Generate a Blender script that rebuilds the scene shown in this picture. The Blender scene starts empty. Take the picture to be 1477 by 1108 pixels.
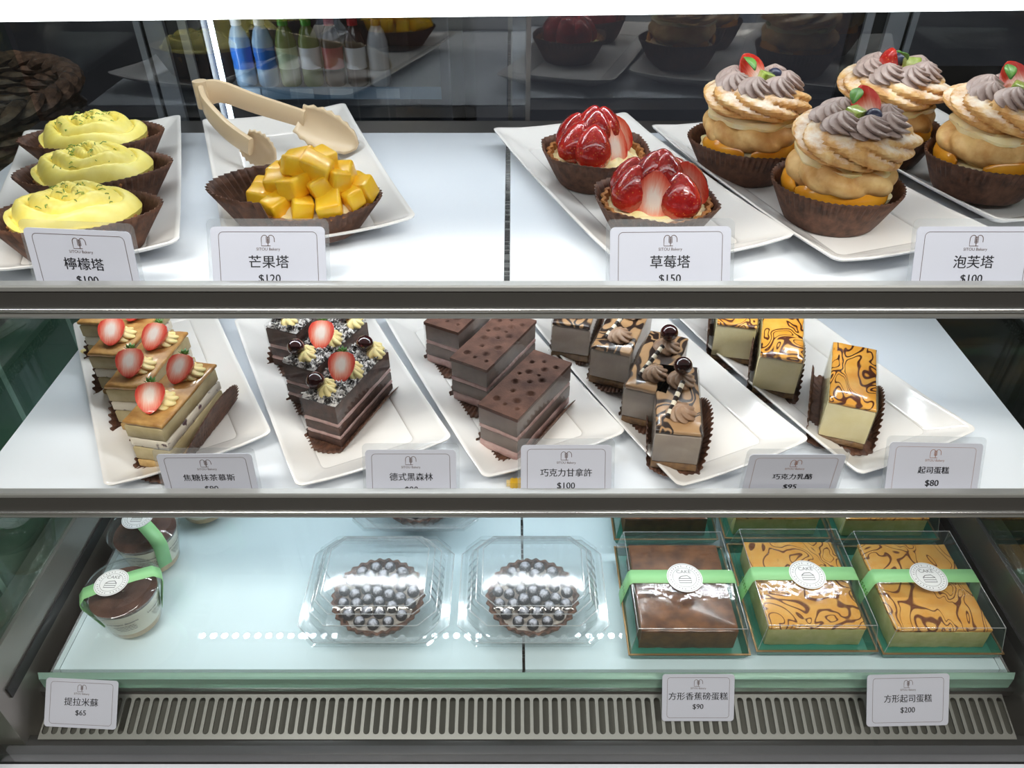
import bpy, bmesh, math, random
from mathutils import Vector, Matrix
from math import sin, cos, pi, radians, sqrt

sc = bpy.context.scene
COL = sc.collection

# ------------------------------------------------------------------ camera, world, lights, exposure
CAMZ = 1.25
F_PX, CX, CY, PITCH = 1119.0, 738.5, 554.0, radians(37.7)
cam_d = bpy.data.cameras.new('camera')
cam_d.sensor_fit = 'HORIZONTAL'
cam_d.sensor_width = 36.0
cam_d.lens = 36.0 * F_PX / 1477.0
cam_d.clip_start = 0.01
cam = bpy.data.objects.new('camera', cam_d)
COL.objects.link(cam)
cam.location = (0, 0, CAMZ)
cam.rotation_euler = (pi / 2 - PITCH, 0, 0)
sc.camera = cam

world = bpy.data.worlds.new('world')
sc.world = world
world.use_nodes = True
world.node_tree.nodes['Background'].inputs[0].default_value = (0.75, 0.82, 0.9, 1)
world.node_tree.nodes['Background'].inputs[1].default_value = 0.05

LED_TOP, LED_STRIP, ROOM_W = 5.0, 112.0, 30.0
sc.view_settings.view_transform = 'Standard'
sc.view_settings.look = 'None'
sc.view_settings.exposure = 0.0
sc.view_settings.gamma = 1.0
sc.view_settings.use_curve_mapping = False
sc.cycles.transparent_max_bounces = 40
sc.cycles.max_bounces = 10


def area(name, loc, rot, sx, sy, watts, col):
    l = bpy.data.lights.new(name, 'AREA')
    l.shape = 'RECTANGLE'
    l.size, l.size_y, l.energy, l.color = sx, sy, watts, col
    o = bpy.data.objects.new(name, l)
    COL.objects.link(o)
    o.location, o.rotation_euler = loc, rot
    return o


# two ceiling panels of the shop, behind the customer
area('shop_ceiling_lamp', (-0.6, -0.55, 2.63), (0, 0, 0), 1.1, 0.25, ROOM_W, (1, .95, .88))
area('shop_ceiling_lamp', (0.9, -0.75, 2.63), (0, 0, 0), 1.1, 0.25, ROOM_W, (1, .95, .88))

# ------------------------------------------------------------------ helpers
ZT, ZM, ZB = CAMZ - .267, CAMZ - .4605, CAMZ - .701        # the three shelf surfaces


def at(u, v, z):
    """point of height z seen at photograph pixel (u, v)"""
    xc, yc = (u - CX) / F_PX, (v - CY) / F_PX
    d = Vector((xc, cos(PITCH) - yc * sin(PITCH), -(sin(PITCH) + yc * cos(PITCH))))
    t = (z - CAMZ) / d.z
    return Vector((d.x * t, d.y * t, z))


def at_y(u, v, y):
    xc, yc = (u - CX) / F_PX, (v - CY) / F_PX
    d = Vector((xc, cos(PITCH) - yc * sin(PITCH), -(sin(PITCH) + yc * cos(PITCH))))
    t = y / d.y
    return Vector((d.x * t, y, CAMZ + d.z * t))


class MB:
    def __init__(s):
        s.v, s.f, s.mi, s.cur = [], [], [], 0

    def add(s, vs, fs, M=None):
        b = len(s.v)
        s.v += [tuple(M @ Vector(p)) if M is not None else tuple(p) for p in vs]
        s.f += [tuple(i + b for i in q) for q in fs]
        s.mi += [s.cur] * len(fs)
        return s

    def box(s, x0, x1, y0, y1, z0, z1, M=None):
        vs = [(x0, y0, z0), (x1, y0, z0), (x1, y1, z0), (x0, y1, z0), (x0, y0, z1), (x1, y0, z1), (x1, y1, z1), (x0, y1, z1)]
        return s.add(vs, [(3, 2, 1, 0), (4, 5, 6, 7), (0, 1, 5, 4), (1, 2, 6, 5), (2, 3, 7, 6), (3, 0, 4, 7)], M)

    def rings(s, rings, cap0=False, cap1=False, M=None, close=True):
        n = len(rings[0])
        vs = [p for r in rings for p in r]
        fs = []
        for i in range(len(rings) - 1):
            for j in range(n if close else n - 1):
                k = (j + 1) % n
                fs.append((i * n + j, i * n + k, (i + 1) * n + k, (i + 1) * n + j))
        if cap0: fs.append(tuple(reversed(range(n))))
        if cap1: fs.append(tuple((len(rings) - 1) * n + j for j in range(n)))
        return s.add(vs, fs, M)

    def lathe(s, prof, n=32, rf=None, M=None, cap0=False, cap1=False, zf=None):
        R = []
        for k, (r, z) in enumerate(prof):
            t = k / max(1, len(prof) - 1)
            ring = []
            for j in range(n):
                a = 2 * pi * j / n
                rr = r * (rf(a, t) if rf else 1)
                ring.append((rr * cos(a), rr * sin(a), z + (zf(a, t) if zf else 0)))
            R.append(ring)
        return s.rings(R, cap0, cap1, M)

    def tube(s, pts, r, n=8, M=None, closed=False):
        pts = [Vector(p) for p in pts]
        R = []
        N = len(pts)
        up = Vector((0, 0, 1))
        for i, p in enumerate(pts):
            a = pts[(i - 1) % N] if (closed or i > 0) else pts[i]
            b = pts[(i + 1) % N] if (closed or i < N - 1) else pts[i]
            d = (b - a).normalized()
            x = d.cross(up)
            if x.length < 1e-4: x = d.cross(Vector((0, 1, 0)))
            x.normalize()
            y = x.cross(d)
            rr = r[i] if isinstance(r, (list, tuple)) else r
            R.append([tuple(p + rr * (x * cos(2 * pi * j / n) + y * sin(2 * pi * j / n))) for j in range(n)])
        if closed:
            R.append(R[0])
            return s.rings(R, False, False, M)
        return s.rings(R, True, True, M)

    def ell(s, c, r, n=16, m=10, M=None):
        R = []
        for i in range(m + 1):
            t = -pi / 2 + pi * i / m
            q = max(cos(t), .02)
            R.append([(c[0] + r[0] * q * cos(2 * pi * j / n), c[1] + r[1] * q * sin(2 * pi * j / n), c[2] + r[2] * sin(t)) for j in range(n)])
        return s.rings(R, True, True, M)

    def prism(s, pts, z0, z1, M=None):
        n = len(pts)
        return s.rings([[(x, y, z0) for x, y in pts], [(x, y, z1) for x, y in pts]], True, True, M)

    def build(s, name, mats, parent=None, M=None, bevel=0, seg=2, sharp=38, solid=0):
        me = bpy.data.meshes.new(name)
        me.from_pydata(s.v, [], s.f)
        bm = bmesh.new()
        bm.from_mesh(me)
        for f, mi in zip(bm.faces, s.mi): f.material_index = mi
        if bevel:
            bmesh.ops.bevel(bm, geom=bm.edges[:], offset=bevel, segments=seg, affect='EDGES', profile=.5)
        bmesh.ops.recalc_face_normals(bm, faces=bm.faces[:])
        bm.to_mesh(me)
        bm.free()
        for m in (mats if isinstance(mats, (list, tuple)) else [mats]): me.materials.append(m)
        me.shade_smooth()
        me.set_sharp_from_angle(angle=radians(sharp))
        o = bpy.data.objects.new(name, me)
        COL.objects.link(o)
        if parent is not None: o.parent = parent
        if M is not None: o.matrix_local = M
        if solid:
            md = o.modifiers.new('thickness', 'SOLIDIFY')
            md.thickness = solid
            md.offset = 0
        return o


def tag(o, label=None, cat=None, group=None, kind=None):
    if label: o['label'] = label
    if cat: o['category'] = cat
    if group: o['group'] = group
    if kind: o['kind'] = kind
    return o


def thing(name, label, cat, loc=(0, 0, 0), rz=0, group=None):
    o = bpy.data.objects.new(name, None)
    o.empty_display_size = .02
    COL.objects.link(o)
    o.location = loc
    o.rotation_euler = (0, 0, rz)
    return tag(o, label, cat, group)


def dup(root, loc, rz=0, label=None):
    def cp(o, parent):
        c = o.copy()
        COL.objects.link(c)
        c.parent = parent
        for ch in list(o.children): cp(ch, c)
        return c
    c = cp(root, None)
    c.location, c.rotation_euler = loc, (0, 0, rz)
    if label: c['label'] = label
    return c


def T(x=0, y=0, z=0): return Matrix.Translation((x, y, z))
def RX(a): return Matrix.Rotation(a, 4, 'X')
def RY(a): return Matrix.Rotation(a, 4, 'Y')
def RZ(a): return Matrix.Rotation(a, 4, 'Z')


# ------------------------------------------------------------------ materials
def rgb(r, g, b):
    f = lambda c: (c / 255 / 12.92) if c / 255 <= .04045 else ((c / 255 + .055) / 1.055) ** 2.4
    return (f(r), f(g), f(b), 1)


class Mat:
    def __init__(s, name):
        s.m = bpy.data.materials.new(name)
        s.m.use_nodes = True
        s.nt = s.m.node_tree
        s.p = s.nt.nodes['Principled BSDF']
        s.out = s.nt.nodes['Material Output']

    def n(s, t, **k):
        x = s.nt.nodes.new(t)
        for a, b in k.items():
            if a in x.inputs: x.inputs[a].default_value = b
            else: setattr(x, a, b)
        return x

    def l(s, a, b): s.nt.links.new(a, b)

    def ramp(s, fac, stops, interp='LINEAR'):
        r = s.n('ShaderNodeValToRGB')
        r.color_ramp.interpolation = interp
        e = r.color_ramp.elements
        while len(e) < len(stops): e.new(.5)
        for q, (p, c) in zip(e, stops):
            q.position, q.color = p, c
        s.l(fac, r.inputs[0])
        return r.outputs[0]

    def coords(s, scale=(1, 1, 1), kind='Object'):
        tc = s.n('ShaderNodeTexCoord')
        mp = s.n('ShaderNodeMapping')
        mp.inputs['Scale'].default_value = scale
        s.l(tc.outputs[kind], mp.inputs[0])
        return mp.outputs[0]

    def noise(s, scale, detail=4, rough=.55, dist=0, co=None):
        x = s.n('ShaderNodeTexNoise', Scale=scale, Detail=detail, Roughness=rough, Distortion=dist)
        s.l(co if co is not None else s.coords(), x.inputs['Vector'])
        return x.outputs[0]

    def mix(s, fac, a, b):
        x = s.n('ShaderNodeMix', data_type='RGBA')
        for i, q in ((0, fac), (6, a), (7, b)):
            if hasattr(q, 'is_output'): s.l(q, x.inputs[i])
            else: x.inputs[i].default_value = q
        return x.outputs[2]

    def bump(s, h, strength=.3, dist=.001):
        b = s.n('ShaderNodeBump', Strength=strength, Distance=dist)
        s.l(h, b.inputs['Height'])
        s.l(b.outputs[0], s.p.inputs['Normal'])

    def set(s, **k):
        for a, b in k.items():
            s.p.inputs[a.replace('_', ' ')].default_value = b
        return s


def pm(name, c, rough=.5, c2=None, nscale=60, bump=0, bscale=200, bdist=.001, lo=.35, hi=.65, **k):
    m = Mat(name)
    m.set(Base_Color=c, Roughness=rough, **k)
    if c2 is not None:
        m.l(m.ramp(m.noise(nscale), [(lo, c), (hi, c2)]), m.p.inputs['Base Color'])
    if bump: m.bump(m.noise(bscale, 5), bump, bdist)
    return m.m


def thin(name, tint=(1, 1, 1, 1), f0=.045, rough=0.0, scale=1.0, haze=0.0, wavy=0):
    """thin clear sheet: what is not reflected at its surface passes straight through"""
    m = Mat(name)
    m.nt.nodes.remove(m.p)
    lw = m.n('ShaderNodeLayerWeight', Blend=.5)
    pw = m.n('ShaderNodeMath', operation='POWER')
    pw.inputs[1].default_value = 4.0
    m.l(lw.outputs['Facing'], pw.inputs[0])
    ma = m.n('ShaderNodeMath', operation='MULTIPLY_ADD')
    ma.inputs[1].default_value, ma.inputs[2].default_value = (1 - f0) * scale, f0
    m.l(pw.outputs[0], ma.inputs[0])
    tr = m.n('ShaderNodeBsdfTransparent')
    tr.inputs[0].default_value = tint
    gl = m.n('ShaderNodeBsdfGlossy', Roughness=rough)
    if wavy:
        bp_ = m.n('ShaderNodeBump', Strength=wavy, Distance=.002)
        m.l(m.noise(55, 2), bp_.inputs['Height']); m.l(bp_.outputs[0], gl.inputs['Normal'])
    mx = m.n('ShaderNodeMixShader')
    m.l(ma.outputs[0], mx.inputs[0]); m.l(tr.outputs[0], mx.inputs[1]); m.l(gl.outputs[0], mx.inputs[2])
    res = mx.outputs[0]
    if haze:
        df = m.n('ShaderNodeBsdfDiffuse'); df.inputs[0].default_value = (.9, .93, .95, 1)
        m2 = m.n('ShaderNodeMixShader'); m2.inputs[0].default_value = haze
        m.l(res, m2.inputs[1]); m.l(df.outputs[0], m2.inputs[2]); res = m2.outputs[0]
    m.l(res, m.out.inputs[0])
    return m.m


def emit(name, c, s):
    m = Mat(name)
    m.nt.nodes.remove(m.p)
    e = m.n('ShaderNodeEmission', Strength=s)
    e.inputs[0].default_value = c
    m.l(e.outputs[0], m.out.inputs[0])
    return m.m


def brushed(name, c, rough=.28, axis=(2, 300, 300), var=.12):
    m = Mat(name)
    m.set(Base_Color=c, Metallic=1.0)
    nz = m.noise(1.0, 3, co=m.coords(axis))
    m.l(m.ramp(nz, [(.3, (rough - var,) * 3 + (1,)), (.7, (rough + var,) * 3 + (1,))]), m.p.inputs['Roughness'])
    m.bump(nz, .04, .0005)
    return m.m


M_ = {}
M_['steel'] = brushed('brushed steel', (.50, .50, .49, 1), .24)
M_['steel_side'] = pm('side steel', (.36, .335, .31, 1), .36, Metallic=.8)
M_['steel_dark'] = pm('dark steel', (.20, .19, .185, 1), .3, Metallic=.85)
M_['vent_steel'] = pm('vent steel', (.27, .27, .25, 1), .33, Metallic=.75)
M_['rail_face'] = pm('satin rail face', (.17, .165, .16, 1), .28, Metallic=.75)
M_['stile'] = pm('door stile aluminium', (.42, .43, .45, 1), .35, Metallic=.7)
M_['frame_dark'] = pm('dark front frame', (.055, .054, .053, 1), .3, Metallic=.5)
M_['rail_top'] = pm('satin aluminium', (.52, .52, .51, 1), .34, Metallic=.6)
M_['bright_edge'] = pm('polished edge', (.9, .9, .89, 1), .16, Metallic=.9)
M_['black'] = pm('black plastic', (.012, .012, .013, 1), .45)
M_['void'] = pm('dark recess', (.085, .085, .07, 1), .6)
M_['porcelain'] = pm('white porcelain', rgb(240, 236, 232), .12, Coat_Weight=.4, Coat_Roughness=.03)
M_['panel'] = pm('white shelf panel', rgb(236, 241, 248), .25, Specular_IOR_Level=.4)
M_['panel_low'] = pm('white lower panel', rgb(226, 240, 247), .35)  # cyan cast of the lowest tier's light mixed into the white
M_['glass'] = thin('clear pane', (.97, .985, .98, 1), .02, scale=.5)
M_['door_glass'] = thin('tinted door pane', (.84, .87, .90, 1), .15)
M_['side_glass'] = thin('side pane', (.80, .88, .84, 1), .08)
M_['shelf_glass'] = thin('shelf glass', (.945, .978, .976, 1), .05)
M_['glass_edge'] = Mat('green glass edge').set(Base_Color=rgb(188, 224, 208), Roughness=.06, Transmission_Weight=.6, IOR=1.45).m
M_['plastic'] = thin('clear plastic', (.955, .97, .972, 1), .05, rough=.03, scale=.8, haze=.02)
M_['lid'] = thin('clear lid plastic', (.965, .975, .975, 1), .085, rough=.11, scale=.8, haze=.015, wavy=.35)
M_['rib'] = thin('ribbed clear plastic', (.95, .97, .975, 1), .10, rough=.12, scale=.9, haze=.06)
M_['edge'] = thin('clear edge glint', (.97, .98, .98, 1), .22, rough=.15, scale=.9, haze=.22)  # milky plastic that paints highlights along clear edges
M_['film'] = thin('clear film', (.96, .96, .96, 1), .035, rough=.05, scale=.7)
M_['holder'] = thin('clear card sleeve', (.95, .96, .97, 1), .05, rough=.05, haze=.07)
M_['card'] = pm('price card', rgb(206, 208, 221), .4)
M_['ink'] = pm('black ink', (.012, .013, .02, 1), .6)
M_['logo_ink'] = pm('brown ink', rgb(86, 60, 52), .6)
M_['pale_ink'] = pm('pale brown ink', rgb(150, 100, 78), .6)
M_['led'] = emit('led', (.90, .96, 1, 1), LED_STRIP)
M_['lamp'] = emit('lamp diffuser', (.93, .97, 1, 1), LED_TOP)


def paper():
    m = Mat('brown baking paper')
    m.set(Roughness=.6)
    m.l(m.ramp(m.noise(160, 5), [(.3, rgb(58, 33, 22)), (.72, rgb(112, 74, 54))]), m.p.inputs['Base Color'])
    m.bump(m.noise(400, 3), .2, .0005)
    return m.m


M_['paper'] = paper()


def crust():
    m = Mat('tart crust')
    m.set(Roughness=.62)
    m.l(m.ramp(m.noise(140, 6, .65), [(.3, rgb(118, 68, 30)), (.5, rgb(165, 106, 52)), (.75, rgb(205, 150, 86))]), m.p.inputs['Base Color'])
    m.bump(m.noise(500, 5), .5, .001)
    return m.m


M_['crust'] = crust()
M_['dark_crust'] = pm('cocoa tart crust', rgb(62, 36, 26), .65, rgb(120, 78, 56), 160, .5, 500)


def choux():
    m = Mat('choux pastry')
    m.set(Roughness=.55)
    col = m.ramp(m.noise(75, 6, .6, .4), [(.30, rgb(182, 120, 58)), (.5, rgb(222, 170, 102)), (.72, rgb(240, 206, 146))])
    geo = m.n('ShaderNodeNewGeometry')
    sep = m.n('ShaderNodeSeparateXYZ'); m.l(geo.outputs['Normal'], sep.inputs[0])
    mul = m.n('ShaderNodeMath', operation='MULTIPLY'); m.l(m.noise(55, 6, .7), mul.inputs[0]); m.l(sep.outputs[2], mul.inputs[1])
    dust = m.ramp(mul.outputs[0], [(.37, (0, 0, 0, 1)), (.58, (.8, .8, .8, 1))])      # icing sugar that fell on the top
    m.l(m.mix(dust, col, rgb(246, 236, 222)), m.p.inputs['Base Color'])
    m.bump(m.noise(260, 6), .5, .0012)
    return m.m


M_['choux'] = choux()
M_['choux_low'] = pm('choux base', rgb(206, 152, 84), .55, rgb(236, 198, 132), 70, .4, 260)
M_['custard'] = pm('custard', rgb(244, 226, 164), .35, rgb(250, 238, 200), 60, .3, 120, Subsurface_Weight=.15, Subsurface_Radius=(.004, .003, .001))
M_['dusted_cream'] = pm('sugared cream', rgb(226, 216, 206), .5, rgb(176, 164, 160), 150)
M_['lemon_cream'] = pm('lemon cream', rgb(244, 224, 104), .38, rgb(250, 236, 140), 50, .25, 160, Subsurface_Weight=.06, Subsurface_Radius=(.004, .003, .001))
M_['butter_cream'] = pm('buttercream', rgb(244, 224, 158), .35, Subsurface_Weight=.15, Subsurface_Radius=(.003, .002, .001))
M_['mocha'] = pm('mocha cream', rgb(160, 138, 130), .42, rgb(186, 164, 154), 90)
M_['choc_cream'] = pm('chocolate cream', rgb(150, 116, 90), .4, rgb(176, 144, 118), 90)
M_['zest'] = pm('lime zest', rgb(78, 120, 34), .5, rgb(130, 160, 60), 200)
M_['mango'] = pm('mango', rgb(250, 188, 18), .34, rgb(254, 206, 52), 70, .15, 120, Coat_Weight=.18, Coat_Roughness=.08, Subsurface_Weight=.15, Subsurface_Radius=(.005, .003, .0005))
M_['peach'] = pm('peach slice', rgb(232, 150, 30), .2, rgb(242, 170, 50), 60, 0, Coat_Weight=.5)
M_['leaf'] = pm('mint leaf', rgb(64, 120, 48), .4, rgb(110, 160, 70), 150)
M_['kiwi'] = pm('kiwi', rgb(140, 165, 50), .25, rgb(205, 214, 140), 110, Coat_Weight=.5)
M_['blueberry'] = pm('blueberry', rgb(30, 32, 52), .35, rgb(60, 64, 92), 90)


def sugared_berry():
    m = Mat('sugared blueberry')
    m.set(Roughness=.5)
    geo = m.n('ShaderNodeNewGeometry')
    sep = m.n('ShaderNodeSeparateXYZ'); m.l(geo.outputs['Normal'], sep.inputs[0])
    mul = m.n('ShaderNodeMath', operation='MULTIPLY'); m.l(m.noise(170, 5, .7), mul.inputs[0]); m.l(sep.outputs[2], mul.inputs[1])
    m.l(m.ramp(mul.outputs[0], [(.30, rgb(24, 25, 38)), (.50, rgb(208, 208, 220))]), m.p.inputs['Base Color'])
    return m.m


M_['sugar_berry'] = sugared_berry()


def berry(name, deep):
    m = Mat(name)
    m.set(Roughness=.22, Coat_Weight=1.0, Coat_Roughness=.04, Specular_IOR_Level=.5)
    base = m.ramp(m.noise(70, 3), [(.3, rgb(140, 12, 16) if deep else rgb(190, 30, 26)), (.7, rgb(208, 44, 34) if deep else rgb(216, 60, 42))])
    vo = m.n('ShaderNodeTexVoronoi', Scale=420.0); m.l(m.coords(), vo.inputs['Vector'])
    seeds = m.ramp(vo.outputs['Distance'], [(.10, (1, 1, 1, 1)), (.22, (0, 0, 0, 1))])
    m.l(m.mix(seeds, base, rgb(216, 120, 62) if deep else rgb(226, 140, 70)), m.p.inputs['Base Color'])
    m.bump(vo.outputs['Distance'], .35, .0008)
    return m.m


M_['glazed_berry'] = berry('glazed strawberry', True)
M_['berry'] = berry('strawberry skin', False)


def cutface(name, sx, sz, oz):
    m = Mat(name)
    m.set(Roughness=.25, Coat_Weight=.5)
    g = m.n('ShaderNodeTexGradient', gradient_type='SPHERICAL')
    co = m.coords((sx, 1, sz))
    co.node.inputs['Location'].default_value = (0, 0, -oz * sz)
    m.l(co, g.inputs[0])
    add = m.n('ShaderNodeMath', operation='MULTIPLY_ADD')
    m.l(m.noise(160, 4, .6, 1.0, m.coords((2.2, 1, .35))), add.inputs[0]); add.inputs[1].default_value = .55
    m.l(g.outputs[1], add.inputs[2])
    m.l(m.ramp(add.outputs[0], [(.26, rgb(214, 52, 40)), (.46, rgb(236, 112, 88)), (.74, rgb(246, 176, 154)), (1.0, rgb(253, 234, 222))]), m.p.inputs['Base Color'])
    return m.m


M_['cut'] = cutface('cut strawberry', 95, 62, 0)
M_['glazed_cut'] = cutface('glazed cut strawberry', 78, 48, .014)
M_['cherry'] = pm('dark cherry', rgb(52, 8, 12), .08, Coat_Weight=1.0)
M_['stick_dark'] = pm('chocolate stick', rgb(44, 28, 22), .35)


def stick():
    m = Mat('striped chocolate stick')
    m.set(Roughness=.35)
    w = m.n('ShaderNodeTexWave', Scale=36.0, Distortion=.1, bands_direction='Z'); m.l(m.coords(), w.inputs['Vector'])
    m.l(m.ramp(w.outputs[0], [(.48, rgb(34, 22, 18)), (.52, rgb(238, 228, 206))]), m.p.inputs['Base Color'])
    return m.m


M_['stick'] = stick()


def marble(name, base, line, base2, scale=30, dist=1.6, widths=((.40, .012), (.50, .016), (.60, .010)), rough=.22, coat=.6, st=(1, 1, 1), fine=.5):
    """swirls: contour lines of a folded noise"""
    m = Mat(name)
    m.set(Roughness=rough, Coat_Weight=coat, Coat_Roughness=.06)
    co = m.coords(st)
    oi = m.n('ShaderNodeObjectInfo')
    add = m.n('ShaderNodeVectorMath', operation='ADD')      # every cake swirls differently
    m.l(co, add.inputs[0]); m.l(oi.outputs['Random'], add.inputs[1])
    nz = m.noise(scale, 1.2, .4, dist, add.outputs[0])
    stops = [(0, (0, 0, 0, 1))]
    for c, w in widths:
        stops += [(c - w * 1.7, (0, 0, 0, 1)), (c - w, (1, 1, 1, 1)), (c + w, (1, 1, 1, 1)), (c + w * 1.7, (0, 0, 0, 1))]
    lines = m.ramp(nz, stops)
    b = m.ramp(m.noise(60, 4), [(.3, base), (.7, base2)])
    m.l(m.mix(lines, b, line), m.p.inputs['Base Color'])
    return m.m


M_['orange_marble'] = marble('orange marbled top', rgb(236, 158, 50), rgb(92, 44, 22), rgb(246, 184, 86), 30, 1.5, ((.40, .011), (.50, .016), (.60, .009)), st=(1, .6, 1))
M_['orange_box'] = marble('orange marbled cake top', rgb(236, 166, 70), rgb(120, 70, 42), rgb(244, 190, 104), 20, 2.0, ((.40, .007), (.50, .011), (.58, .006)), st=(1, .7, 1))
M_['zebra'] = marble('zebra top', rgb(172, 132, 90), rgb(46, 32, 26), rgb(188, 150, 110), 26, 1.2, ((.40, .03), (.54, .035)), .3, .5, (1.5, .8, 1))
M_['caramel'] = pm('caramelised top', rgb(150, 98, 42), .4, rgb(212, 166, 98), 70, .3, 220, lo=.3, hi=.7, Coat_Weight=.3)
M_['matcha'] = pm('pale matcha mousse', rgb(172, 154, 112), .5, rgb(198, 182, 142), 40, .2, 200)
M_['bean_cream'] = pm('cream with red beans', rgb(228, 218, 200), .5, rgb(84, 60, 66), 85, .2, 200, lo=.60, hi=.66)
M_['biscuit'] = pm('biscuit', rgb(176, 140, 84), .7, rgb(206, 172, 116), 120, .5, 300)
M_['dark_sponge'] = pm('chocolate sponge', rgb(56, 36, 30), .7, rgb(88, 60, 50), 130, .5, 320)
M_['grey_mousse'] = pm('chocolate mousse', rgb(112, 98, 92), .4, rgb(132, 116, 108), 50, .15, 160)
M_['pink_cream'] = pm('pink cream', rgb(206, 172, 166), .5, rgb(178, 140, 134), 90, .2, 200)
M_['taupe'] = pm('chocolate cheese', rgb(160, 146, 136), .4, rgb(178, 164, 150), 45, .15, 160)
M_['cheese'] = pm('cheesecake', rgb(238, 224, 168), .55, rgb(246, 234, 188), 50, .25, 240)
M_['brown_base'] = pm('cookie base', rgb(92, 62, 34), .75, rgb(140, 104, 62), 140, .6, 320)
M_['cocoa'] = pm('cocoa dusted top', rgb(74, 46, 36), .8, rgb(106, 72, 58), 60, .4, 700)
M_['green_lit_cake'] = pm('sponge with green bounce', rgb(196, 200, 130), .65, rgb(214, 214, 154), 100, .4, 320)  # green bounce from tray and glass mixed into the pale cake colour
M_['banana_top'] = pm('banana cake top', rgb(92, 56, 34), .3, rgb(146, 96, 60), 60, .35, 160, Coat_Weight=.45, Coat_Roughness=.12)
M_['banana_cake'] = pm('banana cake', rgb(120, 92, 52), .7, rgb(96, 74, 46), 120, .4, 320)


def flakes():
    m = Mat('chocolate shavings with sugar')
    m.set(Roughness=.5)
    m.l(m.ramp(m.noise(190, 6, .75, .6), [(.47, rgb(26, 18, 16)), (.56, rgb(235, 230, 226))]), m.p.inputs['Base Color'])
    m.bump(m.noise(300, 4), .6, .0015)
    return m.m


M_['flakes'] = flakes()
M_['shaving'] = pm('chocolate shaving', rgb(36, 24, 20), .4)
M_['teal_tray'] = pm('teal card tray', rgb(44, 128, 108), .35)
M_['gold_rim'] = pm('gold rim', rgb(150, 120, 80), .35, Metallic=.6)
M_['green_band'] = pm('light green paper', rgb(152, 212, 148), .5)
M_['sticker'] = pm('white sticker', rgb(240, 240, 240), .35)
M_['grey_ink'] = pm('grey ink', rgb(110, 110, 110), .6)
M_['tiramisu_cream'] = pm('mascarpone cream', rgb(232, 224, 202), .5)
M_['tiramisu_sponge'] = pm('coffee sponge', rgb(206, 178, 130), .7, rgb(186, 150, 104), 100)
M_['tongs'] = pm('beige plastic', rgb(214, 190, 156), .35)
M_['wicker'] = pm('dark wicker', rgb(66, 50, 42), .6, rgb(112, 88, 72), 120, .4, 260)
M_['yellow'] = pm('yellow plastic', rgb(240, 190, 50), .35)
M_['fridge_dark'] = pm('dark fridge', rgb(62, 66, 76), .4)
M_['shop_dark'] = pm('dark cabinetry', rgb(74, 77, 88), .5, rgb(88, 91, 102), 3)
M_['blue_cap'] = pm('white cap', rgb(225, 228, 232), .4)

# ------------------------------------------------------------------ the shop around the case
def struct(name, mb, m, **k):
    o = mb.build(name, m, **k)
    o['kind'] = 'structure'
    return o


def tiles(name, c1, c2, grout, sx):
    m = Mat(name)
    m.set(Roughness=.3)
    b = m.n('ShaderNodeTexBrick', Scale=1.0, offset=0.0)
    b.inputs['Color1'].default_value, b.inputs['Color2'].default_value, b.inputs['Mortar'].default_value = c1, c2, grout
    b.inputs['Brick Width'].default_value = sx; b.inputs['Row Height'].default_value = sx; b.inputs['Mortar Size'].default_value = .004
    m.l(m.coords(), b.inputs['Vector'])
    m.l(b.outputs[0], m.p.inputs['Base Color'])
    return m.m


struct('floor', MB().box(-2.4, 2.4, -2.2, 3.0, -.05, 0), tiles('floor tiles', rgb(120, 116, 112), rgb(128, 124, 118), rgb(80, 78, 76), .6))
struct('ceiling', MB().box(-2.4, 2.4, -2.2, 3.0, 2.7, 2.75), pm('ceiling paint', rgb(150, 150, 150), .9))
struct('wall_back', MB().box(-2.4, 2.4, 2.95, 3.05, 0, 2.7), M_['shop_dark'])
struct('wall_left', MB().box(-2.5, -2.4, -2.2, 3.0, 0, 2.7), pm('grey green wall', rgb(96, 108, 112), .8))
struct('wall_right', MB().box(2.4, 2.5, -2.2, 3.0, 0, 2.7), pm('dark wall', rgb(52, 50, 50), .8))
struct('wall_front', MB().box(-2.4, 2.4, -2.3, -2.2, 0, 2.7), pm('shop front wall', rgb(84, 78, 72), .8))
for x, y in ((-.6, -.55), (.9, -.75)):
    l = thing('ceiling_light', 'flat ceiling light panel above the customer side, ' + ('on the basket side' if x < 0 else 'on the choux side'), 'ceiling light', (x, y, 2.7))
    MB().box(-.58, .58, -.15, .15, -.03, 0).build('frame', M_['steel'], l)
    MB().box(-.55, .55, -.125, .125, -.04, -.0305).build('diffuser', emit('ceiling panel', (1, .96, .9, 1), 3.0), l)

# ------------------------------------------------------------------ the display case
XL, XR, YG, YD = -.475, .505, .372, .785          # side walls, front glass, rear doors
case = thing('display_case', 'glass fronted steel refrigerated bakery display case with rear sliding doors', 'display case', (.015, .55, 0))
K = T(-.015, -.55, 0)


def part(name, mb, m, parent=case, **k):
    if parent is case:
        mb.v = [tuple(K @ Vector(p)) for p in mb.v]
    return mb.build(name, m, parent, **k)


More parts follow.
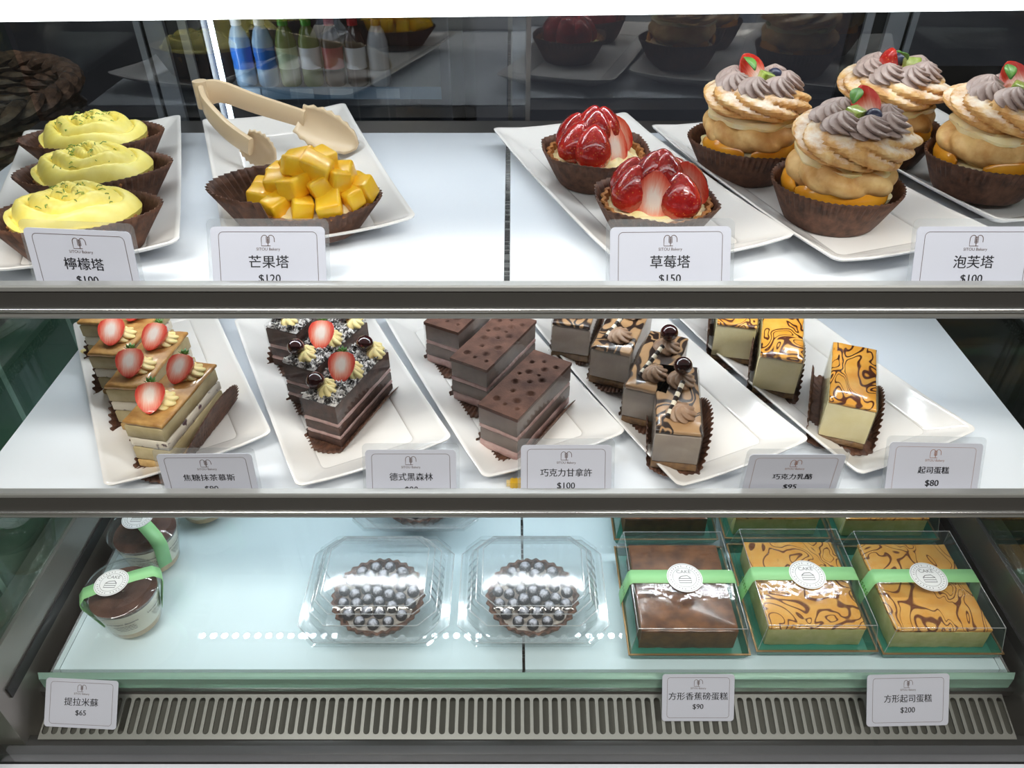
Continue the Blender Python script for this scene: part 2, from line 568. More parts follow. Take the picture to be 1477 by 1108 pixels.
part('base_cabinet', MB().box(XL, XR, .395, .83, .06, .485), M_['steel_dark'])
part('plinth', MB().box(XL + .03, XR - .03, .43, .77, 0, .06), M_['black'])
part('inner_pan', MB().box(XL + .004, XR - .004, .43, .783, .486, .500), M_['void'])
for x0, x1, inn in ((XL - .012, XL, 1), (XR, XR + .012, -1)):
    part('lower_side_panel', MB().box(x0 - (.016 if inn > 0 else 0), x1 + (0 if inn > 0 else .016), .384, .805, .485, ZB + .068), M_['steel_side'] if inn > 0 else M_['rail_face'])  # right panel takes a darker metal, painting in the dark it reflects
    xi = x1 if inn > 0 else x0
    part('side_groove', MB().box(min(xi, xi + inn * .002), max(xi, xi + inn * .002), .40, .75, ZB + .016, ZB + .030), M_['black'])
    part('side_glass', MB().box(x0 + .003, x1 - .003, .384, .784, ZB + .069, CAMZ - .04), M_['side_glass'])
    part('rear_corner_post', MB().box(x0, x1, .806, .83, .485, ZB + .068), M_['steel_dark'])
part('front_glass', MB().add([(XL - .008, YG, CAMZ - .752), (XR + .008, YG, CAMZ - .752), (XR + .008, YG, CAMZ - .05), (XL - .008, YG, CAMZ - .05)], [(0, 1, 2, 3)]), M_['glass'])
# bottom front frame, below the vent
fr = MB()
fr.box(XL - .028, XR + .028, .374, .394, CAMZ - .775, CAMZ - .7415)
part('front_frame', fr, M_['frame_dark'], bevel=.0015)
part('front_reflection', MB().box(XL - .028, XR + .028, .352, .3735, CAMZ - .80, CAMZ - .7575), pm('pale front reflection', rgb(236, 240, 250), .3), bevel=.002)  # pale strip added for a band of reflected light below the frame
part('canopy', MB().box(XL - .012, XR + .012, .372, .83, CAMZ - .046, CAMZ - .02), M_['steel'])


def vent():
    """sloped steel strip pierced by long rounded slots"""
    n, x0, x1 = 103, XL + .010, XR - .010
    Lg = .0435
    p = (x1 - x0) / n
    mb = MB()
    m0, m1 = .0045, Lg - .0045        # slot ends
    hw = p * .33
    for i in range(n):
        xa, xb = x0 + i * p, x0 + (i + 1) * p
        xc = (xa + xb) / 2
        sl = []
        for k in range(7):
            a = pi + pi * k / 6
            sl.append((xc + hw * cos(a), m0 + hw + hw * sin(a)))
        for k in range(7):
            a = pi * k / 6
            sl.append((xc + hw * cos(a), m1 - hw + hw * sin(a)))
        outer = [(xa, m0 + hw)] + [(xa + (xb - xa) * k / 4 if 0 < k < 4 else (xa if k == 0 else xb), 0) for k in range(5)] + [(xb, m0 + hw)]
        outer += [(xb, m1 - hw)] + [(xb - (xb - xa) * k / 4, Lg) for k in range(5)] + [(xa, m1 - hw)]
        # 14 outer points against 14 slot points
        vs = [(x, y, 0) for x, y in outer] + [(x, y, 0) for x, y in sl] + [(x, y, -.0022) for x, y in sl]
        N = len(outer)
        fs = [(j, (j + 1) % N, N + (j + 1) % N, N + j) for j in range(N)]
        fs += [(N + j, N + (j + 1) % N, 2 * N + (j + 1) % N, 2 * N + j) for j in range(N)]
        mb.add(vs, fs, T(0, .3885, CAMZ - .7405) @ RX(radians(18)))
    return mb


part('vent_grille', vent(), M_['vent_steel'])
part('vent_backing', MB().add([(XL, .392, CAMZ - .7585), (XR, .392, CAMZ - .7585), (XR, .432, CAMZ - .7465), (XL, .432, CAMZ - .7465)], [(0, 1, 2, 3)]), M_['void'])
part('vent_rear_lip', MB().box(XL, XR, .4285, .434, CAMZ - .731, CAMZ - .7225), M_['steel_dark'])
# rear sliding doors
dm, db = M_['steel_dark'], M_['black']
for nm, xa, xb, yy in (('l', XL + .002, .018, YD), ('r', -.004, XR - .002, YD + .012)):
    d = MB().add([(xa, yy, ZB - .05), (xb, yy, ZB - .05), (xb, yy, CAMZ - .047), (xa, yy, CAMZ - .047)], [(0, 1, 2, 3)])
    dd = part('sliding_door', d, M_['door_glass'])
    lead = MB().box(xb - .0045 if nm == 'l' else xa, xb if nm == 'l' else xa + .0045, yy - .004, yy + .004, ZB - .05, CAMZ - .047)
    lead.v = [tuple(K @ Vector(q)) for q in lead.v]
    lead.build('leading_edge', M_['steel_dark'], dd)
    st = MB()
    xs = -.338 if nm == 'l' else .368
    s = -1 if nm == 'l' else 1
    for a, b, dy in ((-.030, -.022, .004), (-.008, .010, .006), (.014, .020, .003)):
        st.box(min(xs + s * a, xs + s * b), max(xs + s * a, xs + s * b), yy + .002, yy + .002 + dy, ZB - .05, CAMZ - .047)
    st.v = [tuple(K @ Vector(q)) for q in st.v]
    st.build('stile', M_['stile'], dd)
    sd = MB().box(min(xs - s * .040, xs + s * .022), max(xs - s * .040, xs + s * .022), yy + .009, yy + .014, ZB - .05, CAMZ - .047)
    sd.v = [tuple(K @ Vector(q)) for q in sd.v]
    sd.build('stile_backing', M_['black'], dd)
part('door_track', MB().box(XL + .001, XR - .001, .7455, .780, ZT - .016, ZT - .001), M_['steel_dark'])

lampbar = thing('lamp_bar', 'bright white light bar along the top front edge of the case', 'light bar', (.015, .398, CAMZ - .0772))
MB().box(-.49, .49, -.008, .024, .004, .016).build('housing', M_['steel'], lampbar)
hb = MB()
hb.rings([[(x, .011 + .0085 * cos(a) * 1.7, .004 - .016 * max(0, sin(a))) for a in [pi * k / 8 for k in range(9)]] for x in (-.485, .485)], True, True, close=True)
hb.build('diffuser', M_['lamp'], lampbar)
lampbar.rotation_euler = (0, radians(-.60), 0)

# ------------------------------------------------------------------ shelves
def led_strip(parent, x0, x1, y, z):
    mb = MB().box(x0, x1, -.007 + y, .007 + y, z - .0045, z)
    mb.build('led_channel', M_['steel'], parent)
    e = MB()
    n = 58
    for i in range(n):
        x = x0 + (x1 - x0) * (i + .5) / n
        e.add([(x + .0046 * cos(2 * pi * k / 8), y + .0046 * sin(2 * pi * k / 8), z - .0049) for k in range(8)], [tuple(range(8))])
    o = e.build('led_row', M_['led'], parent)
    o['kind'] = 'stuff'


def steel_shelf(label, z, xl, xr, joint, zl, dz):
    """two white panels behind a folded steel front channel; the price cards stand in the channel"""
    s = thing('display_shelf', label, 'shelf', (0, .424, z), 0, 'steel fronted display shelves')
    y0 = -.424
    for a, b in ((xl, joint - .002), (joint + .002, xr)):
        MB().box(a, b, .4300 + y0, .744 + y0, -.007, 0).build('shelf_panel', M_['panel'], s, bevel=.0008)
    MB().box(joint - .0018, joint + .0018, .4300 + y0, .744 + y0, -.0065, -.0012).build('joint_strip', M_['steel'], s)
    xa, xb = XL + .002, XR - .002
    ch = MB()
    prof = [(.4295, -.0075 + dz), (.4295, zl), (.4240, zl), (.4232, zl - .0012), (.4232, zl - .0040), (.4246, zl - .0050), (.4246, .0010 + dz), (.4236, dz), (.4236, -.0056 + dz), (.4246, -.0075 + dz)]
    ch.rings([[(x, y + y0, zz) for y, zz in prof] for x in (xa, xb)], True, True, close=True)
    ch.build('front_rail', M_['rail_top'], s, sharp=20)
    MB().tube([(xa, .4232 + y0, dz - .0003), (xb, .4232 + y0, dz - .0003)], .0013, 16).build('rail_bead', M_['bright_edge'], s)
    MB().box(xa, xb, .4238 + y0, .4245 + y0, .0012 + dz, zl - .0052).build('rail_face', M_['rail_face'], s)
    for x in (xl + .01, xr - .01):
        MB().box(x - .008, x + .008, .44 + y0, .74 + y0, -.022, -.0075).build('support_arm', M_['steel'], s)
    led_strip(s, xl + .012, xr - .012, .635 - .424, -.0075)
    return s


steel_shelf('upper white shelf with steel front rail carrying the tarts and choux pastries', ZT, -.447, .462, -.0035, .0178, 0)
steel_shelf('middle white shelf with steel front rail carrying the five plates of cake bars', ZM, -.447, .462, .010, .0255, .0050)
low = thing('display_shelf', 'lowest shelf of glass over white panels with a green glass edge', 'shelf', (0, .433, ZB))
for a, b in ((-.458, .0105), (.0135, .494)):
    MB().box(a, b, .012, .311, -.018, -.0082).build('shelf_panel', M_['panel_low'], low)
MB().box(.0108, .0132, .012, .311, -.0175, -.0085).build('joint_strip', M_['steel'], low)
MB().add([(-.458, .0035, -.0005), (.494, .0035, -.0005), (.494, .311, -.0005), (-.458, .311, -.0005)], [(0, 1, 2, 3)]).build('glass_sheet', M_['shelf_glass'], low)
MB().prism([(-.4735, .0035), (-.4685, -.004), (.497, -.004), (.5025, .0035)], -.0155, -.0003).build('glass_edge', M_['glass_edge'], low)
for x in (-.4595, .4955):
    MB().box(x - .0012, x + .0012, .004, .311, -.018, .0006).build('side_trim', M_['bright_edge'], low)
for x in (-.44, .475):
    MB().box(x - .01, x + .01, .02, .30, -.0485, -.0185).build('bracket', M_['steel_dark'], low)

cs = bpy.data.objects.new('canopy_light', None)
COL.objects.link(cs)
cs.parent = case
cs.location = (-.015, -.55, 0)
led_strip(cs, XL + .03, XR - .03, .645, CAMZ - .0465)

# ------------------------------------------------------------------ behind and beside the case
fridge = thing('drinks_fridge', 'dark drinks refrigerator with lit bottle shelf behind the case', 'refrigerator', (-.535, 2.62, 0))
FB = MB()
FB.box(-.36, -.33, -.32, .30, 0, 1.9); FB.box(.33, .36, -.32, .30, 0, 1.9); FB.box(-.36, .36, .27, .30, 0, 1.9); FB.box(-.36, .36, -.32, .30, 1.87, 1.9); FB.box(-.36, .36, -.32, .30, 0, .12)
FB.build('cabinet', M_['fridge_dark'], fridge)
SHZ = .525
for z in (SHZ - .0205, SHZ + .30, SHZ + .62):
    sh = MB().box(-.325, .325, -.22, .265, z, z + .018).build('shelf', pm('fridge shelf', rgb(120, 126, 132), .4), fridge)
    MB().box(-.325, .325, -.224, -.2205, z - .012, z + .024).build('price_rail', pm('price rail', rgb(120, 150, 175), .35), sh)
    for x in (-.26, -.10, .02, .16):
        MB().box(x - .035, x + .035, -.2262, -.2242, z - .008, z + .020).build('price_label', pm('pale label', rgb(180, 205, 225), .4), sh)
MB().box(-.322, -.311, -.27, -.258, .14, 1.85).build('light_tube', emit('fridge tube', (.9, .96, 1, 1), 14.0), fridge)
MB().add([(-.355, -.323, .02), (.355, -.323, .02), (.355, -.323, 1.89), (-.355, -.323, 1.89)], [(0, 1, 2, 3)]).build('door_pane', M_['door_glass'], fridge)


def bottle(x, y, body, cap, lab, label):
    b = thing('drink_bottle', label, 'bottle', (x, y, SHZ - .0015), 0, 'bottles in the drinks fridge')
    MB().lathe([(.001, 0), (.027, 0), (.031, .006), (.031, .05), (.029, .07), (.031, .09), (.031, .125), (.022, .155), (.0135, .168), (.0135, .176), (.001, .177)], 20).build('body', body, b)
    MB().lathe([(.0155, .170), (.0155, .188), (.001, .189)], 16).build('cap', cap, b)
    MB().lathe([(.0316, .052), (.0298, .070), (.0316, .090), (.0318, .112)], 20).build('wrapper', lab, b)


mb_ = lambda n, c: pm(n, c, .2)
clear_b, dark_b, green_b, white_b = mb_('pale blue drink', rgb(150, 180, 205)), mb_('cola drink', rgb(58, 40, 38)), mb_('green tea drink', rgb(110, 126, 60)), mb_('white drink', rgb(205, 210, 214))
capw, capg, capr, capb = M_['blue_cap'], mb_('green cap', rgb(90, 170, 60)), mb_('red cap', rgb(190, 40, 46)), mb_('brown cap', rgb(110, 60, 56))
labb, labg, labr, labw = mb_('blue wrapper', rgb(50, 120, 210)), mb_('pale green wrapper', rgb(190, 205, 160)), mb_('red wrapper', rgb(180, 70, 78)), mb_('white wrapper', rgb(225, 228, 232))
specs = [(clear_b, capw, labb, 'blue wrapped water bottle beside the lit fridge tube'), (clear_b, capw, labb, 'blue wrapped water bottle next to the green capped ones'),
         (green_b, capg, labg, 'green capped tea bottle next to the blue wrapped water'), (green_b, capg, labw, 'green capped bottle with a white wrapper in the fridge'),
         (dark_b, capr, labr, 'red capped cola bottle with a red wrapper'), (dark_b, capr, labw, 'red capped dark bottle with a white wrapper'), (white_b, capb, labw, 'pale bottle with brown cap at the dark end of the row')]
for i, (a, b, c, lab) in enumerate(specs):
    bottle(-.808 + i * .0680, 2.44, a, b, c, lab)
rc = thing('back_counter', 'dark counter behind the case under the drinks fridge view', 'counter', (.75, 2.55, 0))
MB().box(-.85, .95, -.35, .35, 0, .86).build('cabinet', M_['shop_dark'], rc)
MB().box(-.87, .97, -.37, .36, .86, .90).build('worktop', pm('grey worktop', rgb(92, 98, 108), .3), rc)

sl = thing('side_counter', 'dark green tiled counter beside the lemon tart end of the case', 'counter', (-.80, .75, 0))
MB().box(-.29, .29, -.42, .42, 0, .825).build('cabinet', tiles('green tiles', rgb(84, 112, 96), rgb(92, 120, 104), rgb(190, 205, 196), .13), sl)
MB().box(-.30, .295, -.43, .43, .826, .85).build('worktop', pm('dark worktop', rgb(48, 50, 52), .35), sl)
sr = thing('side_counter', 'nearly black counter beside the cheesecake end of the case', 'counter', (.83, .75, 0))
MB().box(-.29, .29, -.42, .42, 0, .90).build('cabinet', pm('black counter', rgb(34, 32, 31), .35), sr)
MB().box(-.30, .30, -.43, .43, .901, .925).build('worktop', pm('black worktop', rgb(38, 36, 36), .3), sr)

bk = thing('wicker_basket', 'round dark woven basket on the tiled counter behind the lemon tarts', 'basket', (-.70, .97, .8505))
bk.scale = (1, 1, .76)
wv = MB()
for k in range(9):
    z, R = .012 + k * .0135, .125 + .02 * sin(k / 8 * pi * .6)
    wv.tube([((R + .0045 * sin(a * 18 + k * pi)) * cos(a), (R + .0045 * sin(a * 18 + k * pi)) * sin(a), z) for a in [2 * pi * j / 108 for j in range(108)]], .0075, 6, closed=True)
wv.lathe([(.001, .004), (.12, .004), (.122, .012)], 32)
wv.build('woven_wall', M_['wicker'], bk)
rim = MB()
for ph in (0, pi):
    rim.tube([((.147 + .007 * cos(a * 16 + ph)) * cos(a), (.147 + .007 * cos(a * 16 + ph)) * sin(a), .132 + .008 * sin(a * 16 + ph)) for a in [2 * pi * j / 160 for j in range(160)]], .009, 7, closed=True)
rim.build('braided_rim', M_['wicker'], bk)

# ------------------------------------------------------------------ plates
PL, PW = .272, .134


def plate_mesh():
    def rr(ins, z, cr, sag=0):
        a, b = PW / 2 - ins, PL / 2 - ins
        cr = max(cr, .002)
        pts = []
        for qx, qy, a0 in ((1, 1, 0), (-1, 1, 90), (-1, -1, 180), (1, -1, 270)):
            cx_, cy_ = qx * (a - cr), qy * (b - cr)
            for k in range(7):
                t = radians(a0 + 90 * k / 6)
                pts.append((cx_ + cr * cos(t), cy_ + cr * sin(t)))
        # subdivide straight runs, edges dip a little between the corners
        out = []
        for i, p in enumerate(pts):
            q = pts[(i + 1) % len(pts)]
            out.append(p)
            if sqrt((p[0] - q[0]) ** 2 + (p[1] - q[1]) ** 2) > .02:
                out += [(p[0] + (q[0] - p[0]) * k / 6, p[1] + (q[1] - p[1]) * k / 6) for k in range(1, 6)]
        res = []
        for x, y in out:
            u, w = min(1, abs(x) / a), min(1, abs(y) / b)
            res.append((x, y, .71 * (z + sag * ((u * w) ** 3 - .35))))
        return res
    R = [rr(.045, .0055, .004), rr(.0262, .0055, .006), rr(.0255, .0072, .006), rr(.0235, .0078, .006), rr(.004, .0215, .007, .006), rr(.0015, .0238, .006, .006), rr(0, .0232, .006, .006),
         rr(.0004, .0212, .006, .006), rr(.018, .0075, .008, .002), rr(.026, .002, .008), rr(.028, 0, .008), rr(.04, 0, .004)]
    return MB().rings(R, True, True)


pmesh = plate_mesh().build('serving_plate', M_['porcelain'], sharp=50)
pm0 = pmesh.data
bpy.data.objects.remove(pmesh)
PLATES = {}


def plate(key, fl, ang, zs, label, group, k=1.0):
    a = radians(ang)
    w = Vector((-sin(a), cos(a)))
    l = Vector((-cos(a), -sin(a)))
    c = Vector(fl) + w * PW / 2 + l * PL * k / 2
    o = bpy.data.objects.new('serving_plate', pm0)
    COL.objects.link(o)
    o.location = (c.x, c.y, zs + .0006)
    o.rotation_euler = (0, 0, a + pi / 2)
    o.scale = (1, k, 1)
    tag(o, label, 'plate', group)
    PLATES[key] = o


for key, fl, ang, zs, lab in (
        ('A', (-0.3553, 0.4385), -71.5, ZT, 'white rectangular porcelain plate under the three lemon tarts'),
        ('B', (-0.1944, 0.4715), -69.4, ZT, 'white rectangular porcelain plate under the mango tart and tongs'),
        ('C', (0.0718, 0.4459), -70.7, ZT, 'white rectangular porcelain plate under the two strawberry tarts'),
        ('D', (0.2132, 0.4528), -71.5, ZT, 'white rectangular porcelain plate under the two choux pastries nearer the strawberry tarts'),
        ('E', (0.3500, 0.5120), -72.7, ZT, 'white rectangular porcelain plate under the two choux pastries by the end of the case'),
        ('F', (-0.3234, 0.4371), -61.0, ZM, 'white rectangular porcelain plate under the strawberry topped matcha bars'),
        ('G', (-0.1711, 0.4371), -64.0, ZM, 'white rectangular porcelain plate under the sugared black forest bars'),
        ('H', (-0.0227, 0.4470), -65.0, ZM, 'white rectangular porcelain plate under the cocoa dusted ganache bars'),
        ('I', (0.1325, 0.4371), -65.0, ZM, 'white rectangular porcelain plate under the zebra topped chocolate bars'),
        ('J', (0.2809, 0.4510), -65.5, ZM, 'white rectangular porcelain plate under the orange topped cheesecake bars')):
    plate(key, fl, ang, zs, lab, 'white plates on the upper shelf' if zs == ZT else 'white plates on the middle shelf', .88 if key == 'E' else 1.0)
PF = .0047            # height of a plate's well

# ------------------------------------------------------------------ price cards
def text_mb(body, size, width=None, weight=0, shear=0):
    c = bpy.data.curves.new('txt', 'FONT')
    c.body, c.size, c.align_x, c.align_y = body, 1.0, 'CENTER', 'CENTER'
    c.offset, c.shear = (.002 if '莓' in body else 0), shear
    c.resolution_u = 3
    o = bpy.data.objects.new('txt', c)
    COL.objects.link(o)
    dg = bpy.context.evaluated_depsgraph_get()
    ev = o.evaluated_get(dg)
    me = ev.to_mesh()
    vs = [v.co * size for v in me.vertices]
    fs = [tuple(p.vertices) for p in me.polygons]
    ev.to_mesh_clear()
    bpy.data.objects.remove(o)
    bpy.data.curves.remove(c)
    if vs:
        xs = [v.x for v in vs]; ys = [v.y for v in vs]
        mx, my = (min(xs) + max(xs)) / 2, (min(ys) + max(ys)) / 2
        k = width / (max(xs) - min(xs)) if width else 1
        vs = [((v.x - mx) * k, (v.y - my) * (min(k, 1.25) if width else 1), 0) for v in vs]
    return MB().add(vs, fs)


def embolden(mb, d):
    """print the same glyphs twice, a hair apart, for a heavier stroke"""
    n = len(mb.v)
    v, f = list(mb.v), list(mb.f)
    out = MB()
    for k, dx in enumerate((-d, d)):
        out.add([(x + dx, y + dx * .4, z + k * .00002) for x, y, z in v], f)
    return out


def rrect(w, h, r, n=6):
    out = []
    for qx, qy, a0 in ((1, 1, 0), (-1, 1, 90), (-1, -1, 180), (1, -1, 270)):
        for k in range(n + 1):
            t = radians(a0 + 90 * k / n)
            out.append((qx * (w / 2 - r) + r * cos(t), qy * (h / 2 - r) + r * sin(t)))
    return out


def ribbon(mb, pts, w, z=0, closed=False):
    pts = [Vector((p[0], p[1])) for p in pts]
    N = len(pts)
    L, R = [], []
    for i, p in enumerate(pts):
        a = pts[(i - 1) % N] if closed or i else p
        b = pts[(i + 1) % N] if closed or i < N - 1 else p
        d = (b - a).normalized() if (b - a).length > 1e-9 else Vector((1, 0))
        nn = Vector((-d.y, d.x)) * w / 2
        L.append((p.x + nn.x, p.y + nn.y, z)); R.append((p.x - nn.x, p.y - nn.y, z))
    m = N if closed else N - 1
    mb.add(L + R, [(i, (i + 1) % N, N + (i + 1) % N, N + i) for i in range(m)])
    return mb


CW, CH = .0735, .0480


def price_card(name_txt, price, label, base, lean, yaw=0, roll=0, bold=0, old=False, w=1.0, holder=True, nw=None, group='printed price cards'):
    o = thing('price_card', label, 'price card', base, 0, group)
    o.rotation_mode = 'XYZ'
    o.rotation_euler = (RZ(yaw) @ RX(-radians(lean)) @ RY(roll)).to_euler()
    R = RX(pi / 2)               # card drawing plane: x right, y up, facing the customer
    W = CW * w
    B = T(0, 0, CH / 2) @ R
    MB().prism(rrect(W, CH, .0032), -.0005, 0).build('card_sheet', M_['card'], o, B, sharp=30)
    ink, pale = M_['ink'], (M_['pale_ink'] if old else M_['logo_ink'])
    z = .00012
    ribbon(MB(), rrect(W * .86, CH * .86, .003), .00022 if old else .0003, z, True).build('border_line', pale if old else M_['logo_ink'], o, B)
    lg = MB()
    k, lw = .0042, .00042
    y0 = CH * .32
    arc = [(-k, -.0036 + y0), (-k, .0002 + y0)] + [(-k / 2 - k / 2 * cos(t), .0006 + y0 + .0026 * sin(t)) for t in [radians(12 * q) for q in range(1, 14)]]
    ribbon(lg, [(.0016, -.0036 + y0)] + arc, lw, z)
    ribbon(lg, [(-.0004 + .0, .0016 + y0)] + [(k / 2 - k / 2 * cos(t), .0006 + y0 + .0026 * sin(t)) for t in [radians(12 * q) for q in range(2, 16)]] + [(k, -.0012 + y0)], lw, z)
    ribbon(lg, [(0, -.0036 + y0), (0, .0012 + y0)], lw, z)
    for q in range(3):
        for s in (-1, 1):
            yy = y0 - .0014 + q * .0013
            ribbon(lg, [(0, yy - .0006), (s * .0011, yy), (s * .0012, yy + .0009), (s * .0003, yy + .0002)], lw * .8, z)
    lg.build('logo', pale, o, B)
    text_mb('SITOU Bakery', .0026).build('shop_name', pale, o, B @ T(0, CH * .197, z))
    n = len(name_txt)
    nm = embolden(text_mb(name_txt, .0082, (nw or .0089 * n - .001)), .00009 + bold)
    nm.build('product_name', ink, o, B @ T(0, CH * .035, z))
    embolden(text_mb(price, .0072), .0001 + bold).build('price_text', ink, o, B @ T(0, CH * -.195, z))
    if holder:
        h = MB()
        h.prism(rrect(W + .005, CH + .005, .004), -.0012, -.0007)
        h.build('clear_sleeve', M_['holder'], o, B @ T(0, .0025, 0))
    return o


def shelf_card(name_txt, price, label, u, v, zs, lean, **k):
    """card standing in the rail channel, its upper edge seen at (u, v)"""
    yb = .4325
    yt = yb + CH * sin(radians(lean))
    p = at_y(u, v, yt)
    zb = max(p.z - CH * cos(radians(lean)), zs + .0005)
    return price_card(name_txt, price, label, (p.x, yb, zb), lean, **k)


S = shelf_card
S('檸檬塔', '$100', 'white price card reading $100 in front of the lemon tarts', 110, 341, ZT, 10, yaw=-.05, roll=.02, w=.93, bold=.00003)
S('芒果塔', '$120', 'white price card reading $120 in front of the mango tart', 387, 335, ZT, 28, w=1.0)
S('草莓塔', '$150', 'white price card reading $150 in front of the strawberry tarts', 968, 331, ZT, 30, roll=-.01, w=1.06)
S('泡芙塔', '$100', 'white price card reading $100 in front of the choux pastries', 1410, 330, ZT, 24, w=1.05)
S('焦糖抹茶慕斯', '$90', 'grey price card reading $90 by the strawberry topped matcha bars', 294, 655, ZM, 8, yaw=.0, roll=-.01, w=1.0, nw=.0405)
S('德式黑森林', '$90', 'grey price card reading $90 by the sugared black forest bars', 592, 649, ZM, 26, roll=.0, w=.98, nw=.0345)
S('巧克力甘拿許', '$100', 'grey price card reading $100 by the cocoa dusted ganache bars', 817, 642, ZM, 30, w=.98, nw=.0410)
S('巧克力乳酪', '$95', 'grey borderless price card reading $95 by the zebra topped bars', 1152, 656, ZM, 2, roll=.0, w=1.0, bold=.00008, old=True, nw=.0310)
S('起司蛋糕', '$80', 'grey borderless price card reading $80 by the orange topped cheesecake bars', 1350, 639, ZM, 26, roll=.02, w=1.0, bold=.00008, old=True, nw=.0245)
for nt, pr, lab, u, v, w, nw, roll, lean in (('提拉米蘇', '$65', 'white price card reading $65 leaning on the vent below the dessert cups', 116, 1050, .97, .0335, .05, 38),
                                    ('方形香蕉磅蛋糕', '$90', 'white price card reading $90 leaning on the vent below the brown banana cake', 1006, 1040, .97, .0585, 0, 33),
                                    ('方形起司蛋糕', '$200', 'white price card reading $200 leaning on the vent below the orange topped boxed cakes', 1308, 1047, 1.10, .0470, -.02, 33)):
    k = math.tan(PITCH + math.atan((v - CY) / F_PX))
    t = (.7405 - .3885 * k) / (.951 * k + .309)
    yy = .3885 + .951 * t
    p = at_y(u, v, yy)
    c = price_card(nt, pr, lab, (p.x, yy - .0006, p.z + .0007), lean, 0, roll, w=w, nw=nw, holder=False)
    if w > 1: c.scale = (1, 1, 1.10)

# ------------------------------------------------------------------ pastry builders
def cup_mb(r0, r1, h, n=64, ex=1.0, amp=.03, seed=0, corners=0, camp=0, ph=0):
    rnd = random.Random(seed)
    wob = [rnd.uniform(-1, 1) for _ in range(6)]

    def rf(a, t):
        q = max(0, t - .35) / .65
        f = 1 + amp * q * (1 if int(round(a * 2 * n / (2 * pi))) % 2 else -1)
        f *= 1 + .025 * q * sum(wob[k] * sin((k + 1) * a + wob[k] * 5) for k in range(3))
        if corners: f *= 1 + camp * q * (abs(cos(corners / 2 * (a - ph))) ** 6 - .3)
        return f
    prof = [(.001, 0), (r0 * .6, 0), (r0, .0004)] + [(r0 + (r1 - r0) * (k / 6) ** .9, h * k / 6) for k in range(1, 7)]
    mb = MB().lathe(prof, 2 * n, rf)
    if ex != 1: mb.v = [(x * ex, y, z) for x, y, z in mb.v]
    return mb


def shell_mb(r, h, lobes, ex=1.0, z0=.002, well=.008, seed=0):
    rf = lambda a, t: 1 + .028 * cos(lobes * a) * min(1, t * 3)
    prof = [(.001, z0), (r * .70, z0), (r * .72, z0 + .001), (r * .90, z0 + h * .7), (r, z0 + h), (r * .985, z0 + h + .0012), (r * .93, z0 + h + .0006), (r * .88, z0 + h - well), (.001, z0 + h - well)]
    mb = MB().lathe(prof, lobes * 6, rf)
    if ex != 1: mb.v = [(x * ex, y, z) for x, y, z in mb.v]
    return mb


def rosette_mb(r, h, n=7, twist=1.6, amp=.2, M=None):
    prof = [(r * .9, 0), (r * 1.0, h * .12), (r * 1.0, h * .24), (r * .95, h * .38), (r * .84, h * .53), (r * .68, h * .68), (r * .47, h * .82), (r * .26, h * .92), (r * .06, h)]
    fine = []
    for (a0, b0), (a1_, b1) in zip(prof, prof[1:]):
        fine += [(a0 + (a1_ - a0) * q / 3, b0 + (b1 - b0) * q / 3) for q in range(3)]
    prof = fine + [prof[-1]]
    return MB().lathe(prof, n * 8, lambda a, t: 1 + amp * (abs(cos(n / 2 * (a + twist * t))) - .5), M, True, True)


def straw_mb(r, h, half=False, n=20, seed=0):
    rnd = random.Random(seed)
    prof = [(.05, 0), (.45, .012), (.80, .08), (.97, .22), (1.0, .36), (.92, .55), (.72, .74), (.42, .90), (.16, .98), (.02, 1.0)]
    mb = MB()
    if not half:
        e = 1 + rnd.uniform(-.08, .08)
        mb.lathe([(r * a, h * b) for a, b in prof], n, lambda a, t: 1 + .05 * cos(2 * a) * e)
        return mb
    m = n // 2
    R = [[(r * a * cos(pi * j / m), r * a * sin(pi * j / m), h * b) for j in range(m + 1)] for a, b in prof]
    mb.rings(R, close=False)
    mb.cur = 1
    L = [(-r * a, 0, h * b) for a, b in prof]
    Rr = [(r * a, 0, h * b) for a, b in prof]
    cc = [(0, -.0006, h * b) for a, b in prof]
    mb.rings([L, cc, Rr], close=False)
    return mb


def half_straw(parent, P, r=.0125, h=.030, tip_down=True, lean=50, yaw=0, name='strawberry_half', leaf=True):
    """half berry whose cut face looks up and towards -Y, turned by yaw; centred at P"""
    B = T(*P) @ RZ(yaw) @ RX(-radians(lean))
    if tip_down: B = B @ RY(pi)
    sb = straw_mb(r, h, True)
    sb.v = [(x, y, z - h * .42) for x, y, z in sb.v]
    o = sb.build(name, [M_['berry'], M_['cut']], parent, B)
    if leaf:
        lf = MB()
        for q in range(5):
            a = radians(-70 + 35 * q)
            lf.add([(0, .002, -h * .42), (.0022 * cos(a) + .003 * sin(a), .001, -h * .42 - .002 * cos(a)), (.006 * sin(a), .0005, -h * .42 - .0062 * cos(a)), (-.0022 * cos(a) + .003 * sin(a), .001, -h * .42 - .002 * cos(a))], [(0, 1, 2, 3)])
        lf.build('calyx', M_['leaf'], o, solid=.0005)
    return o


def leaf_mb(L, W):
    R = []
    for i in range(7):
        t = i / 6
        w = W * sin(pi * min(.98, max(.03, t))) ** .8
        R.append([(-w, L * t, .0012 * 4 * (t - t * t) + w * .35), (0, L * t, .004 * (t - t * t)), (w, L * t, .0012 * 4 * (t - t * t) + w * .35)])
    return MB().rings(R, close=False)


